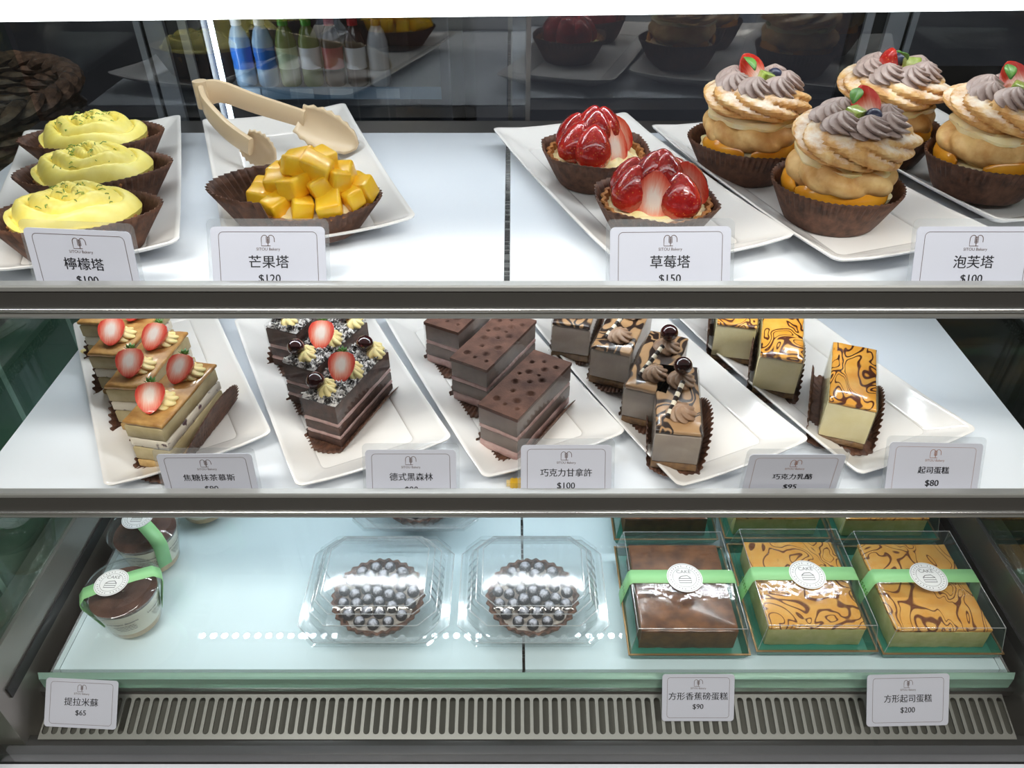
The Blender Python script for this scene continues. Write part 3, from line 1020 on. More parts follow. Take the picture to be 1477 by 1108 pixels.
def swirl_mb(rx, ry, h, arms=7, turns=1.1, amp=.12, nr=34, na=112, seed=0, zlow=0):
    """piped mound: spiral ridges running round an oval dome"""
    rnd = random.Random(seed)
    ph = rnd.uniform(0, 6)
    R = []
    for i in range(nr + 1):
        t = i / nr
        ring = []
        for j in range(na):
            a = 2 * pi * j / na
            wave = abs(sin((turns * 2 * pi * t * 1.9 + a + ph) * arms / 2 * (.45 if arms > 4 else .5)))
            rim = 1 + .035 * sin(arms * a + ph) * t + .02 * sin(3 * a + ph)
            z = h * (1 - t ** 2.6) + amp * h * (wave - .5) * (1.15 - .3 * t) * min(1, t * 6)
            ring.append((rx * t * rim * cos(a), ry * t * rim * sin(a), zlow + z * (1 if t < .97 else .7)))
        R.append(ring)
    R.append([(x * .97, y * .97, zlow - .003) for x, y, z in R[-1]])
    return MB().rings(R, False, True)


def ring_swirl_mb(rx, ry, h, turns=3.6, seed=0, na=132):
    """oval of cream piped as one spiral rope"""
    rnd = random.Random(seed)
    ph = rnd.uniform(0, 6)
    nr = 44
    R = []
    for i in range(nr + 1):
        t = i / nr
        ring = []
        for j in range(na):
            a = 2 * pi * j / na
            s = (t * turns - (a + ph) / (2 * pi) + .10 * sin(4 * a + ph + 5 * t)) % 1.0
            rope = sqrt(max(0, 1 - (2 * s - 1) ** 2))
            fl = .12 * sin(26 * a + t * 30)
            rim = 1 + .03 * sin(2 * a + ph) + .02 * sin(5 * a)
            env = (1 - t ** 3.0)
            z = h * env * .74 + h * .62 * (rope ** .8 + fl * .16 - .5) * (1 - .3 * t) * (1 + .3 * sin(3 * a + ph + 4 * t))
            ring.append((rx * t * rim * cos(a), ry * t * rim * sin(a), z))
        R.append(ring)
    R.append([(x * .97, y * .97, -.003) for x, y, z in R[-1]])
    return MB().rings(R, False, True)


def paper_oval(a, b, w0, hl, hr, foldl=75, foldr=75, n=112, scal=.03):
    """oval baking paper, x across and y along; sides beyond w0 fold up. hl / hr: paper width left / right of the fold"""
    R = []
    nr = 14
    for i in range(nr + 1):
        t = i / nr
        ring = []
        for j in range(n * 2):
            an = 2 * pi * j / (n * 2)
            sc_ = 1 + (scal * .5 * (1 if j % 4 < 2 else -1) if t > .97 else 0)
            x = cos(an) * t * sc_
            y = a * sin(an) * t * sc_
            ww = w0 + (hr if x > 0 else hl)
            x *= ww
            z = .0003 + .0004 * (t > .55) * (1 if j % 4 < 2 else -1)
            fold = radians(foldr if x > 0 else foldl)
            ex = abs(x) - w0
            if ex > 0:
                s = 1 if x > 0 else -1
                rb = .0024
                th = min(fold, ex / rb)
                px = w0 + rb * sin(th) + max(0, ex - rb * fold) * cos(fold)
                pz = rb * (1 - cos(th)) + max(0, ex - rb * fold) * sin(fold)
                rip = .0006 * (1 if j % 4 < 2 else -1) * min(1, ex / .01)
                x = s * (px + rip)
                z += pz
            ring.append((x, y, z))
        R.append(ring)
    return MB().rings(R)


# ------------------------------------------------------------------ lemon tarts
def lemon_tart(p, rz, label, seed):
    o = thing('lemon_tart', label, 'tart', p, rz, 'lemon tarts on the upper shelf')
    cup_mb(.027, .0362, .029, 60, 1.44, .022, seed, 2, .14, 0).build('paper_liner', M_['paper'], o, solid=.0004)
    shell_mb(.0345, .022, 26, 1.22, .0025).build('pastry_shell', M_['crust'], o)
    ring_swirl_mb(.0425, .0325, .019, 3.1, seed).build('lemon_cream', M_['lemon_cream'], o, T(0, 0, .0255))
    z = MB()
    rnd = random.Random(seed + 5)
    for _ in range(42):
        a, r = rnd.uniform(0, 2 * pi), rnd.uniform(.05, .8) ** .7
        x, y = .036 * r * cos(a), .027 * r * sin(a)
        zz = .0255 + .019 * (.80 * (1 - r ** 3) + .20) + rnd.uniform(0, .0015)
        L, q = rnd.uniform(.002, .006), rnd.uniform(0, pi)
        z.tube([(x - L / 2 * cos(q), y - L / 2 * sin(q), zz - .0004), (x + rnd.uniform(-.0008, .0008), y + rnd.uniform(-.0008, .0008), zz + .0006), (x + L / 2 * cos(q), y + L / 2 * sin(q), zz - .0004)], .00035, 4)
    tag(z.build('lime_zest', M_['zest'], o), kind='stuff')
    return o


for (u, v, rz, lab, sd) in ((104, 300, .22, 'oval lemon tart right behind its $100 price card', 3), (132, 238, .22, 'oval lemon tart in the middle of the row of three', 7), (133, 190, .20, 'oval lemon tart farthest back on its plate', 11)):
    p = at(u, v, ZT + .036)
    lemon_tart((p.x, p.y, ZT + PF + .0005), rz, lab, sd)

# ------------------------------------------------------------------ mango tart
p = at(444, 272, ZT + .036)
mt = thing('mango_tart', 'oval tart heaped with glossy yellow mango cubes in a brown paper', 'tart', (p.x, p.y, ZT + PF + .0005), .10)
ml = cup_mb(.029, .041, .027, 60, 1.22, .022, 21, 2, .10, 0)
ml.v = [(x * (1.22 if x < 0 else .96) - (.004 if x < -.03 else 0), y, z * (1.35 if x < -.02 else .9)) for x, y, z in ml.v]
ml.build('paper_liner', M_['paper'], mt, solid=.0004)
shell_mb(.036, .019, 26, 1.20, .0025).build('pastry_shell', M_['crust'], mt, T(.003, 0, 0))
swirl_mb(.040, .031, .008, 7, .6, .3, seed=4).build('custard_cream', M_['custard'], mt, T(.003, 0, .021))
rnd = random.Random(8)
cubes = []
for lvl, (cnt, R, z) in enumerate(((11, 1.0, .0285), (8, .62, .038), (4, .28, .0485))):
    for k in range(cnt):
        a = 2 * pi * k / cnt + lvl * .35
        cubes.append((.003 + .0335 * R * cos(a), .0245 * R * sin(a), z + rnd.uniform(-.001, .001), rnd.uniform(.0155, .0195), a))
for x, y, z, s, a in cubes:
    m = MB().box(-s * .60, s * .60, -s * .45, s * .45, -s * .42, s * .42)
    m.v = [tuple(Vector(q) * (1 + .08 * sin(i * 3 + a))) for i, q in enumerate(m.v)]
    m.build('mango_cube', M_['mango'], mt, T(x, y, z) @ RZ(a + rnd.uniform(-.5, .5)) @ RX(rnd.uniform(-.35, .35)) @ RY(rnd.uniform(-.35, .35)), bevel=.0022, seg=3)

# ------------------------------------------------------------------ strawberry tarts
def strawberry_tart(p, rz, label, seed):
    o = thing('strawberry_tart', label, 'tart', p, rz, 'strawberry tarts on the upper shelf')
    cup_mb(.029, .044, .029, 52, 1.0, .018, seed, 6, .07, .3).build('paper_liner', M_['paper'], o, solid=.0004)
    shell_mb(.0395, .022, 24, 1.0, .0025).build('pastry_shell', M_['crust'], o)
    swirl_mb(.0355, .0355, .006, 9, .5, .5, seed=seed).build('custard_cream', M_['custard'], o, T(0, 0, .020))
    rnd = random.Random(seed)
    for k in range(7):
        a = -pi / 2 + 2 * pi * k / 7 + .25 + rnd.uniform(-.08, .08)
        r, h = rnd.uniform(.0132, .0150), rnd.uniform(.032, .036)
        B = T(.0235 * cos(a), .0235 * sin(a), .020) @ RZ(a - pi / 2) @ RX(radians(rnd.uniform(8, 20)))
        if k in (0, 1, 6) and sin(a) < .3 and k != seed % 2:
            sb = straw_mb(r * 1.05, h, True)
            sb.build('strawberry', [M_['glazed_berry'], M_['glazed_cut']], o, B @ RZ(-a - pi / 2 + pi / 2 * 0 + radians(rnd.choice((-38, 30))) + pi / 2 + pi / 2))
        else:
            straw_mb(r, h, seed=seed + k).build('strawberry', M_['glazed_berry'], o, B @ RZ(a))
    for k in range(3):
        a = 2 * pi * k / 3 + .9
        straw_mb(.0128, .030, seed=seed + 20 + k).build('strawberry', M_['glazed_berry'], o, T(.0085 * cos(a), .0085 * sin(a), .0315) @ RZ(a - pi / 2) @ RX(.16))
    return o


for (u, v, rz, lab, sd) in ((948, 277, .3, 'glazed strawberry tart right behind its $150 price card', 2), (860, 208, 1.4, 'glazed strawberry tart farther back on its plate', 5)):
    p = at(u, v, ZT + .036)
    strawberry_tart((p.x, p.y, ZT + PF + .0005), rz, lab, sd)

# ------------------------------------------------------------------ choux pastries
def choux_cap(rx, h, arms, seed, twist=1.0, amp=.16):
    """ridged, twisted puff"""
    rnd = random.Random(seed)
    ph, p2 = rnd.uniform(0, 6), rnd.uniform(0, 6)
    R = []
    nr, na = 26, 120
    for i in range(nr + 1):
        t = i / nr
        phi = pi * (t * .93 + .035)
        rr, zz = sin(phi), -cos(phi)
        ring = []
        for j in range(na):
            a = 2 * pi * j / na
            wv_ = abs(sin(arms / 2 * (a + twist * t * 2.4) + ph)) ** .7
            k = 1 + amp * (wv_ - .6) * rr + .06 * sin(2 * a + p2) * rr + .04 * sin(5 * a + 3 * t + p2)
            ring.append((rx * rr * k * cos(a), rx * rr * k * sin(a), h / 2 * (zz * (1 + .10 * sin(3 * a + p2)) + .12 * (wv_ - .5) * (zz > -.2))))
        R.append(ring)
    return MB().rings(R, True, True)


def choux_pastry(p, rz, label, seed, tilt=.0, dx=0.0, fruit=True):
    o = thing('choux_pastry', label, 'choux pastry', p, rz, 'choux pastries on the upper shelf')
    rnd = random.Random(seed)
    cup_mb(.0335, .0465, .030, 62, 1.0, .022, seed, 3, .05, seed).build('paper_cup', M_['paper'], o, solid=.0004)
    swirl_mb(.0385, .0385, .006, 9, .7, .5, seed=seed).build('custard_cream', M_['custard'], o, T(0, 0, .024))
    for k, a0 in enumerate((-75, 20, 150, 235)):
        a = radians(a0 + rnd.uniform(-12, 12))
        R = []
        for i in range(13):
            t = -1 + 2 * i / 12
            th = a + t * .62
            w = .0062 * sqrt(max(.02, 1 - t * t)) + .0012
            R.append([((.0365 + w * .55 * cos(q)) * cos(th), (.0365 + w * .55 * cos(q)) * sin(th), .0275 + w * 1.1 * sin(q)) for q in [2 * pi * j / 10 for j in range(10)]])
        MB().rings(R, True, True).build('peach_slice', M_['peach'], o)
    choux_cap(.0395, .034, 9, seed, .6, .10).build('choux_base', M_['choux_low'], o, T(0, 0, .0385))
    swirl_mb(.0365, .0365, .006, 8, .7, .6, seed=seed + 1).build('cream_layer', M_['custard'], o, T(dx * .5, 0, .0505) @ RX(tilt))
    for a0 in (-60, 35):
        a = radians(a0 + rnd.uniform(-20, 20))
        MB().ell((0, 0, 0), (.0075, .0028, .0028), 12, 8).build('kiwi_slice', M_['kiwi'], o, T(dx * .5 + .0345 * cos(a), .0345 * sin(a), .0515) @ RZ(a + pi / 2))
    cap = choux_cap(.0425, .028, 8, seed + 3, 1.4, .17).build('choux_lid', M_['choux'], o, T(dx, 0, .0615) @ RX(tilt) @ RY(rnd.uniform(-.06, .08)))
    zt = .0705
    for k in range(7):
        a = 2 * pi * k / 7 + seed
        rosette_mb(.0122, .0140, 8, 2.3, .46).build('cream_rosette', M_['mocha'], o, T(dx + .0205 * cos(a), .0205 * sin(a), zt + tilt * .0) @ RZ(k) @ RX(.15))
    if fruit:
        a = seed * 1.7 + .5
        sb = straw_mb(.0105, .024, True)
        sb.build('strawberry_half', [M_['berry'], M_['cut']], o, T(dx + .006, .001, zt + .0045) @ RZ(-.6) @ RY(-.55) @ RX(-.45))
        MB().box(-.0062, .0062, -.005, .005, 0, .011).build('kiwi_piece', M_['kiwi'], o, T(dx - .009, -.004, zt + .0035) @ RZ(.5) @ RX(.25), bevel=.0015)
        MB().ell((0, 0, 0), (.0058, .0058, .0052), 18, 12).build('blueberry', M_['blueberry'], o, T(dx + .003, -.0105, zt + .010))
        leaf_mb(.015, .0045).build('mint_leaf', M_['leaf'], o, T(dx - .006, .004, zt + .014) @ RZ(-.6) @ RX(.5), solid=.0005)
    return o


for (u, v, rz, lab, sd, ti, dx) in ((1210, 256, .1, 'choux pastry in brown cup nearest the glass, behind the plate gap', 1, .10, .004), (1080, 195, 1.2, 'choux pastry in brown cup standing beside the strawberry tarts', 4, .02, .0),
                                    (1276, 176, 2.5, 'choux pastry half hidden behind the other choux at the rear', 6, -.02, .002), (1412, 226, .5, 'choux pastry with upright mint leaf nearest the end of the case', 9, .06, .003)):
    p = at(u, v, ZT + .037)
    if sd == 9: p.x += .010; p.y += .004
    choux_pastry((p.x, p.y, ZT + PF + (.0045 if sd == 9 else .0005)), rz, lab, sd, ti, dx)

# ------------------------------------------------------------------ tongs
tg = thing('serving_tongs', 'beige plastic serving tongs lying open over the mango plate', 'tongs', (0, 0, 0))
hp = at(292, 136, ZT + .052)
tg.location = hp


def arm(pts, w):
    """flat springy arm: pts centre line, w half heights"""
    R = []
    N = len(pts)
    for i, q in enumerate(pts):
        d = (pts[min(i + 1, N - 1)] - pts[max(i - 1, 0)]).normalized()
        side = d.cross(Vector((0, 0, 1))).normalized()
        up = side.cross(d)
        h = w[i] if isinstance(w, (list, tuple)) else w
        ring = []
        for k in range(12):
            a = 2 * pi * k / 12
            ring.append(tuple(q + side * .0030 * (abs(cos(a)) ** .6 * (1 if cos(a) > 0 else -1)) + up * h * (abs(sin(a)) ** .6 * (1 if sin(a) > 0 else -1))))
        R.append(ring)
    return MB().rings(R, True, True)


def interp(P, n):
    out = []
    for i in range(n + 1):
        t = i / n * (len(P) - 1)
        k = min(int(t), len(P) - 2)
        f = t - k
        p0, p1, p2, p3 = P[max(k - 1, 0)], P[k], P[k + 1], P[min(k + 2, len(P) - 1)]
        out.append(.5 * ((2 * p1) + (p2 - p0) * f + (2 * p0 - 5 * p1 + 4 * p2 - p3) * f * f + (3 * p1 - p0 - 3 * p2 + p3) * f ** 3))
    return out


def head(P, Q, wid, nrm):
    """spoon-like scalloped gripping head from P to Q"""
    d = Q - P
    L = d.length
    d = d / L
    s = d.cross(nrm).normalized()
    nn = s.cross(d)
    R = []
    for i in range(15):
        t = i / 14
        w = wid * (sin(pi * (.18 + .80 * t)) ** .55) * (1 if t < .96 else .6)
        ring = []
        for j in range(13):
            u = -1 + 2 * j / 12
            sc2 = 1 + .06 * (abs(u) > .9) * cos(i * pi)
            ring.append(tuple(P + d * L * t + s * w * u * sc2 - nn * (.0075 * (1 - u * u) * sin(pi * min(1, t * .9 + .1)) ** .7)))
        R.append(ring)
    return MB().rings(R, close=False)


h0 = Vector((0, 0, 0))
a1 = [h0, at(300, 158, ZT + .046) - hp, at(330, 190, ZT + .034) - hp, at(362, 212, ZT + .026) - hp]
a2 = [h0, at(318, 132, ZT + .054) - hp, at(370, 150, ZT + .046) - hp, at(440, 172, ZT + .036) - hp]
ar1 = arm(interp(a1, 18), [.011 - .003 * i / 18 for i in range(19)]).build('arm', M_['tongs'], tg)
ar2 = arm(interp(a2, 18), [.011 - .003 * i / 18 for i in range(19)]).build('arm', M_['tongs'], tg)
head(at(352, 203, ZT + .030) - hp, at(396, 232, ZT + .014) - hp, .0145, Vector((-.75, -.45, .5))).build('gripping_head', M_['tongs'], ar1, solid=.0022)
head(at(430, 170, ZT + .038) - hp, at(515, 211, ZT + .017) - hp, .0165, Vector((-.35, -.75, .55))).build('gripping_head', M_['tongs'], ar2, solid=.0022)
MB().tube([h0 + Vector((0, 0, -.0115)), h0 + Vector((0, 0, .0115))], .0062, 14).build('spring_bend', M_['tongs'], tg)

# ------------------------------------------------------------------ bar cakes on the middle shelf
def layer(parent, name, m, w, L, z0, z1, seed=0, bevel=.0012, ins=0, wob=.0004):
    """one slab of a bar cake: x across, y along, front at y = 0, with slightly uneven cut sides"""
    rnd = random.Random(seed)
    mb = MB()
    nx, ny = 6, 12
    per = []
    for i in range(nx): per.append((-w / 2 + w * i / nx, 0))
    for i in range(ny): per.append((w / 2, L * i / ny))
    for i in range(nx): per.append((w / 2 - w * i / nx, L))
    for i in range(ny): per.append((-w / 2, L - L * i / ny))
    off = [(rnd.uniform(-wob, wob), rnd.uniform(-wob, wob)) for _ in per]
    def ring(z, q):
        return [(x * (1 - q / (w / 2)) + o[0], (y - L / 2) * (1 - q / (L / 2)) + L / 2 + o[1], z) for (x, y), o in zip(per, off)]
    b = min(bevel, (z1 - z0) * .3)
    mb.rings([ring(z0, ins + b), ring(z0 + b, ins), ring(z1 - b, ins), ring(z1, ins + b)], True, True)
    return mb.build(name, m, parent, sharp=50)


def film_mb(w, L, z0, z1):
    """clear film wrapped round the two long sides and the front"""
    a = .0009
    P = [(-w / 2 - a, L * .98), (-w / 2 - a, -a), (w / 2 + a, -a), (w / 2 + a, L * .98)]
    return MB().rings([[(x, y, z0) for x, y in P], [(x, y, z1) for x, y in P]], close=False)


def liner(parent, w, L, hl, hr, fl=72, fr=72, ext=.014, name='paper_liner', seed=0):
    m = paper_oval(L / 2 + ext, 1, w / 2 + .001, hl, hr, fl, fr)
    return m.build(name, M_['paper'], parent, T(0, L / 2, 0), solid=.0004)


def bar(name, label, cat, fl, fr, L, zbase=.0005, group=None, ztop=.057):
    """a bar cake whose upper front corners are seen at fl and fr"""
    a, b = at(fl[0], fl[1], ZM + ztop), at(fr[0], fr[1], ZM + ztop)
    d = b - a
    w = d.length
    o = thing(name, label, cat, ((a.x + b.x) / 2, (a.y + b.y) / 2, ZM + PF + zbase), math.atan2(d.y, d.x), group)
    return o, w


H = .0520
# matcha bars
for (fl, fr, L, lab, sd, hl, hr, fa, fb, sts) in (
        ((170, 606), (238, 616), .085, 'matcha mousse bar nearest the glass, two strawberry halves and paper flap standing open beside it', 1, .020, .058, 87, 64, ((217, 580), (254, 526))),
        ((150, 556), (212, 560), .085, 'matcha mousse bar second from the glass, its strawberry halves above the front one', 2, .034, .012, 72, 88, ((193, 518), (230, 482))),
        ((129, 509), (186, 512), .085, 'matcha mousse bar third from the glass', 3, .034, .012, 74, 88, ((164, 482), (203, 452))),
        ((116, 464), (172, 466), .085, 'matcha mousse bar farthest back under the shelf above', 4, .030, .012, 74, 88, ((148, 440), (185, 412)))):
    o, w = bar('matcha_mousse_bar', lab, 'cake', fl, fr, L, .0005, 'matcha mousse bars')
    w = .0342
    o.location.x -= .0016 * (sd - 1)
    layer(o, 'biscuit_base', M_['biscuit'], w, L, .001, .010, sd)
    layer(o, 'mousse', M_['matcha'], w, L, .0101, .024, sd + 9)
    layer(o, 'bean_layer', M_['bean_cream'], w, L, .0241, .034, sd + 19)
    layer(o, 'mousse', M_['matcha'], w, L, .0341, .0475, sd + 29)
    layer(o, 'caramel_top', M_['caramel'], w + .0012, L + .0012, .0476, H, sd + 39, .0012)
    liner(o, w, L, hl, hr, fa, fb)
    inv = o.matrix_basis.inverted()
    for k, (u, v) in enumerate(sts):
        y, x = (L * .26, .002) if k == 0 else (L * .74, .004)
        rosette_mb(.0115, .009, 8, 1.2, .22).build('cream_rosette', M_['butter_cream'], o, T(x, y + .006, H - .0005))
        half_straw(o, (x - .004, y - .001, H + .0115), .0118, .0275, True, 58, -o.rotation_euler.z + (.15 if k == 0 else -.2) - .0)

# black forest bars
for (fl, fr, L, lab, sd) in (((430, 570), (486, 586), .088, 'black forest bar nearest the glass, with strawberry half and two cherries', 1),
                             ((413, 522), (463, 536), .088, 'black forest bar second from the glass', 2), ((396, 472), (446, 484), .088, 'black forest bar farthest back under the shelf above', 3)):
    o, w = bar('black_forest_bar', lab, 'cake', fl, fr, L, .0005, 'black forest bars', .053)
    w = .0340
    o.location.x -= .0058 * (sd - 1)
    o.location.y += .002 * (sd - 1)
    zz = .001
    for k, (nm, mt_, th) in enumerate((('sponge', 'dark_sponge', .008), ('cream_layer', 'pink_cream', .004), ('sponge', 'dark_sponge', .0095), ('cream_layer', 'pink_cream', .004), ('sponge', 'dark_sponge', .0185))):
        layer(o, nm, M_[mt_], w, L, zz, zz + th - .0001, sd + k, .0008)
        zz += th
    rnd = random.Random(sd)
    R = []
    nx, ny = 26, 56
    for i in range(ny + 1):
        R.append([(-w / 2 + w * j / nx, L * i / ny, zz + (.001 if j in (0, nx) or i in (0, ny) else .0032 + rnd.uniform(-.0014, .0024))) for j in range(nx + 1)])
    mb = MB().rings(R, close=False)
    mb.build('shaving_top', M_['flakes'], o, sharp=25)
    sv = MB()
    for _ in range(60):
        x, y = rnd.uniform(-w / 2 + .002, w / 2 - .002), rnd.uniform(.002, L - .002)
        s = rnd.uniform(.002, .0045)
        sv.box(-s, s, -s * .3, s * .3, 0, .0006, T(x, y, zz + .0045) @ RZ(rnd.uniform(0, pi)) @ RX(rnd.uniform(-.7, .7)) @ RY(rnd.uniform(-.5, .5)))
    tag(sv.build('chocolate_shaving', M_['flakes'], o), kind='stuff')
    MB_f = film_mb(w, L, .010, zz + .004)
    MB_f.build('clear_film', M_['film'], o)
    liner(o, w, L, .026 if sd == 3 else .018, .022 if sd == 1 else .012, 64 if sd == 3 else 87, 58 if sd == 1 else 88, .012)
    for (x, y, kind) in ((-.004, .012, 'c'), (.004, L * .48, 's'), (.006, L * .86, 'c')):
        for dx, dy in ((.006, 0), (.001, .007)):
            rosette_mb(.0075, .0085, 6, 1.0, .3).build('cream_dollop', M_['butter_cream'], o, T(x + dx, y + dy, zz + .0025) @ RZ(y * 50))
        if kind == 'c':
            MB().ell((0, 0, 0), (.0078, .0078, .0074), 22, 14).build('cherry', M_['cherry'], o, T(x - .006, y + .002, zz + .011))
        else:
            half_straw(o, (x - .004, y - .003, zz + .013), .0118, .029, True, 54, -o.rotation_euler.z)

# ganache bars
dim = [(-.010, .014, .0032), (.006, .020, .0034), (-.004, .030, .0022), (.011, .034, .0036), (-.009, .042, .0034), (.002, .048, .0022), (.010, .055, .0034), (-.006, .060, .0034), (.004, .070, .0032), (-.011, .074, .0022), (.011, .078, .0026), (.0, .011, .0016), (.012, .011, .0018), (-.012, .054, .0018), (.004, .060, .0015), (-.002, .080, .0018)]
for (fl, fr, L, lab, sd) in (((691, 583), (746, 605), .091, 'cocoa dusted ganache bar nearest the glass, beside its $100 card', 1),
                             ((650, 516), (702, 534), .091, 'cocoa dusted ganache bar in the middle of its plate', 2), ((611, 464), (662, 480), .091, 'cocoa dusted ganache bar farthest back under the shelf above', 3)):
    o, w = bar('ganache_bar', lab, 'cake', fl, fr, L, .0005, 'cocoa dusted ganache bars', .053)
    w = .0375
    zz = .001
    for k, (nm, mt_, th) in enumerate((('cream_layer', 'pink_cream', .009), ('sponge', 'grey_mousse', .013), ('cream_layer', 'pink_cream', .0045), ('sponge', 'grey_mousse', .0175))):
        layer(o, nm, M_[mt_], w, L, zz, zz + th - .0001, sd + k, .0007)
        zz += th
    # dimpled cocoa top
    nx, ny = 44, 108
    R = []
    def hz(x, y):
        z = zz + .0032
        for a, b, r in dim:
            q = sqrt((x - a) ** 2 + (y - b) ** 2) / r
            if q < 1: z -= .0030 * sqrt(max(0, 1 - q * q))
        return z
    w2 = w + .0014
    for i in range(ny + 1):
        y = -.0007 + (L + .0014) * i / ny
        R.append([(-w2 / 2 + w2 * j / nx, y, hz(-w2 / 2 + w2 * j / nx, y)) for j in range(nx + 1)])
    mb = MB().rings(R, close=False)
    per = [R[0][j] for j in range(nx)] + [R[i][nx] for i in range(ny)] + [R[ny][j] for j in range(nx, 0, -1)] + [R[i][0] for i in range(ny, 0, -1)]
    mb.rings([per, [(x, y, zz) for x, y, z in per]], False, True)
    mb.build('dimpled_top', M_['cocoa'], o, sharp=60)
    film_mb(w, L, .006, zz + .0030).build('clear_film', M_['film'], o)
    liner(o, w, L, .018, .022, 76, 66 if sd == 1 else 80, .016)

# zebra bars
for n_, (fl, fr, L, lab, sd) in enumerate((((947, 622), (1012, 628), .091, 'zebra topped chocolate cheese bar nearest the glass, with cherry and striped stick', 1),
                             ((903, 556), (967, 571), .091, 'zebra topped chocolate cheese bar second from the glass', 2), ((858, 500), (918, 513), .091, 'zebra topped chocolate cheese bar third from the glass', 3),
                             ((806, 466), (862, 474), .091, 'zebra topped chocolate cheese bar farthest back under the shelf above', 4))):
    o, w = bar('zebra_cheese_bar', lab, 'cake', fl, fr, L, .0062, 'zebra topped bars', .0525)
    w = .0365
    o.location.x -= .0022 * n_
    layer(o, 'biscuit_base', M_['brown_base'], w, L, .001, .0085, sd)
    layer(o, 'cheese_body', M_['taupe'], w, L, .0086, .0385, sd + 5, .0012, 0, .0003)
    t_ = layer(o, 'marbled_top', M_['zebra'], w, L, .0386, .0430, sd + 8, .0012)
    film_mb(w, L, .003, .0436).build('clear_film', M_['film'], o)
    liner(o, w, L, .016, .030 if sd == 1 else .014, 87, 70 if sd == 1 else 88, .008)
    for y, x in ((.022, .002), (.066, .003)):
        rosette_mb(.0112, .0100, 8, 1.6, .26).build('cream_rosette', M_['choc_cream'], o, T(x, y, .0428) @ RZ(y * 90))
    MB().ell((0, 0, 0), (.0080, .0080, .0076), 22, 14).build('cherry', M_['cherry'], o, T(.003, .068, .0590))
    sk = MB().tube([(0, 0, -.018), (0, 0, .018)], .0021, 12)
    sk.build('striped_stick', M_['stick'], o, T(-.0035, .030, .0520) @ RZ(-.35) @ RX(-1.18))

# cheesecake bars
for (fl, fr, L, lab, sd) in (((1197, 577), (1264, 591), .093, 'orange marbled cheesecake bar standing alone nearest the end of the case', 1),
                             ((1100, 511), (1156, 520), .093, 'orange marbled cheesecake bar in the middle of its plate', 2), ((1036, 465), (1092, 472), .093, 'orange marbled cheesecake bar cut off by the shelf above', 3)):
    o, w = bar('cheesecake_bar', lab, 'cake', fl, fr, L, .0010, 'orange topped cheesecake bars', .052)
    w = .0375
    layer(o, 'cookie_base', M_['brown_base'], w, L, .001, .0070, sd)
    layer(o, 'cheese_body', M_['cheese'], w, L, .0071, .0425, sd + 5, .0012, 0, .0005)
    layer(o, 'marbled_top', M_['orange_marble'], w, L, .0426, .0460, sd + 8, .0010)
    film_mb(w, L, .003, .0470).build('clear_film', M_['film'], o)
    liner(o, w + (.010 if sd == 1 else .002), L, .036, .026, 80 if sd == 1 else 87, 82 if sd == 1 else 87, .010)

dd_ = at(122, 507, ZM + .016)
db_ = MB().ell((0, 0, 0), (.0042, .0034, .0026), 12, 8).ell((.003, .003, .001), (.0028, .003, .002), 10, 7).build('cream_dab', M_['butter_cream'], None, T(*dd_))
tag(db_, 'small dab of white cream on the plate rim beside the matcha bars', 'cream dab')
yc_ = at(741, 696, ZM + .004)
yt_ = thing('connector_plug', 'tiny yellow ribbed plug lying at the shelf edge under the ganache plate', 'plug', (yc_.x, yc_.y, ZM + .0002))
MB().box(-.003, .011, -.003, .003, 0, .006).build('body', M_['yellow'], yt_, bevel=.0006)
MB().box(-.006, -.003, -.0018, .0018, .001, .005).build('tip', pm('pale tip', rgb(236, 210, 150), .4), yt_)
for i in range(4): MB().box(-.0015 + i * .003, -.0005 + i * .003, -.0032, .0032, 0, .0063).build('rib', M_['yellow'], yt_)

# ------------------------------------------------------------------ dessert cups on the lowest shelf
def ring_band(mb, path, w, z):
    pass


def sticker(parent, B, r, cake=True):
    s = MB().prism([(r * cos(2 * pi * k / 40), r * sin(2 * pi * k / 40)) for k in range(40)], 0, .0003).build('round_sticker', M_['sticker'], parent, B)
    ink = MB()
    for q in (.93, .66):
        ribbon(ink, [(r * q * cos(2 * pi * k / 48), r * q * sin(2 * pi * k / 48)) for k in range(48)], r * .018, .0004, True)
    # small slice of cake
    k = r * .34
    ribbon(ink, [(-k, -k * 1.1), (k, -k * 1.1), (k, -k * .2), (-k, -k * .2)], r * .045, .0004, True)
    ribbon(ink, [(-k, -k * .65), (k, -k * .65)], r * .04, .0004)
    ribbon(ink, [(-k, -k * .2), (-k * .5, k * .25), (k * .5, k * .35), (k, -k * .2)], r * .045, .0004)
    for i in range(30):
        if i % 8 == 7: continue
        a = 2 * pi * i / 30
        ribbon(ink, [(r * .75 * cos(a), r * .75 * sin(a)), (r * .84 * cos(a), r * .84 * sin(a))], r * .035, .0004)
    ink.build('ring_mark', M_['grey_ink'], s)
    text_mb('CAKE', .3 * r, r * .80, .0001).build('sticker_text', M_['grey_ink'], s, T(0, r * .40, .0004))
    return s


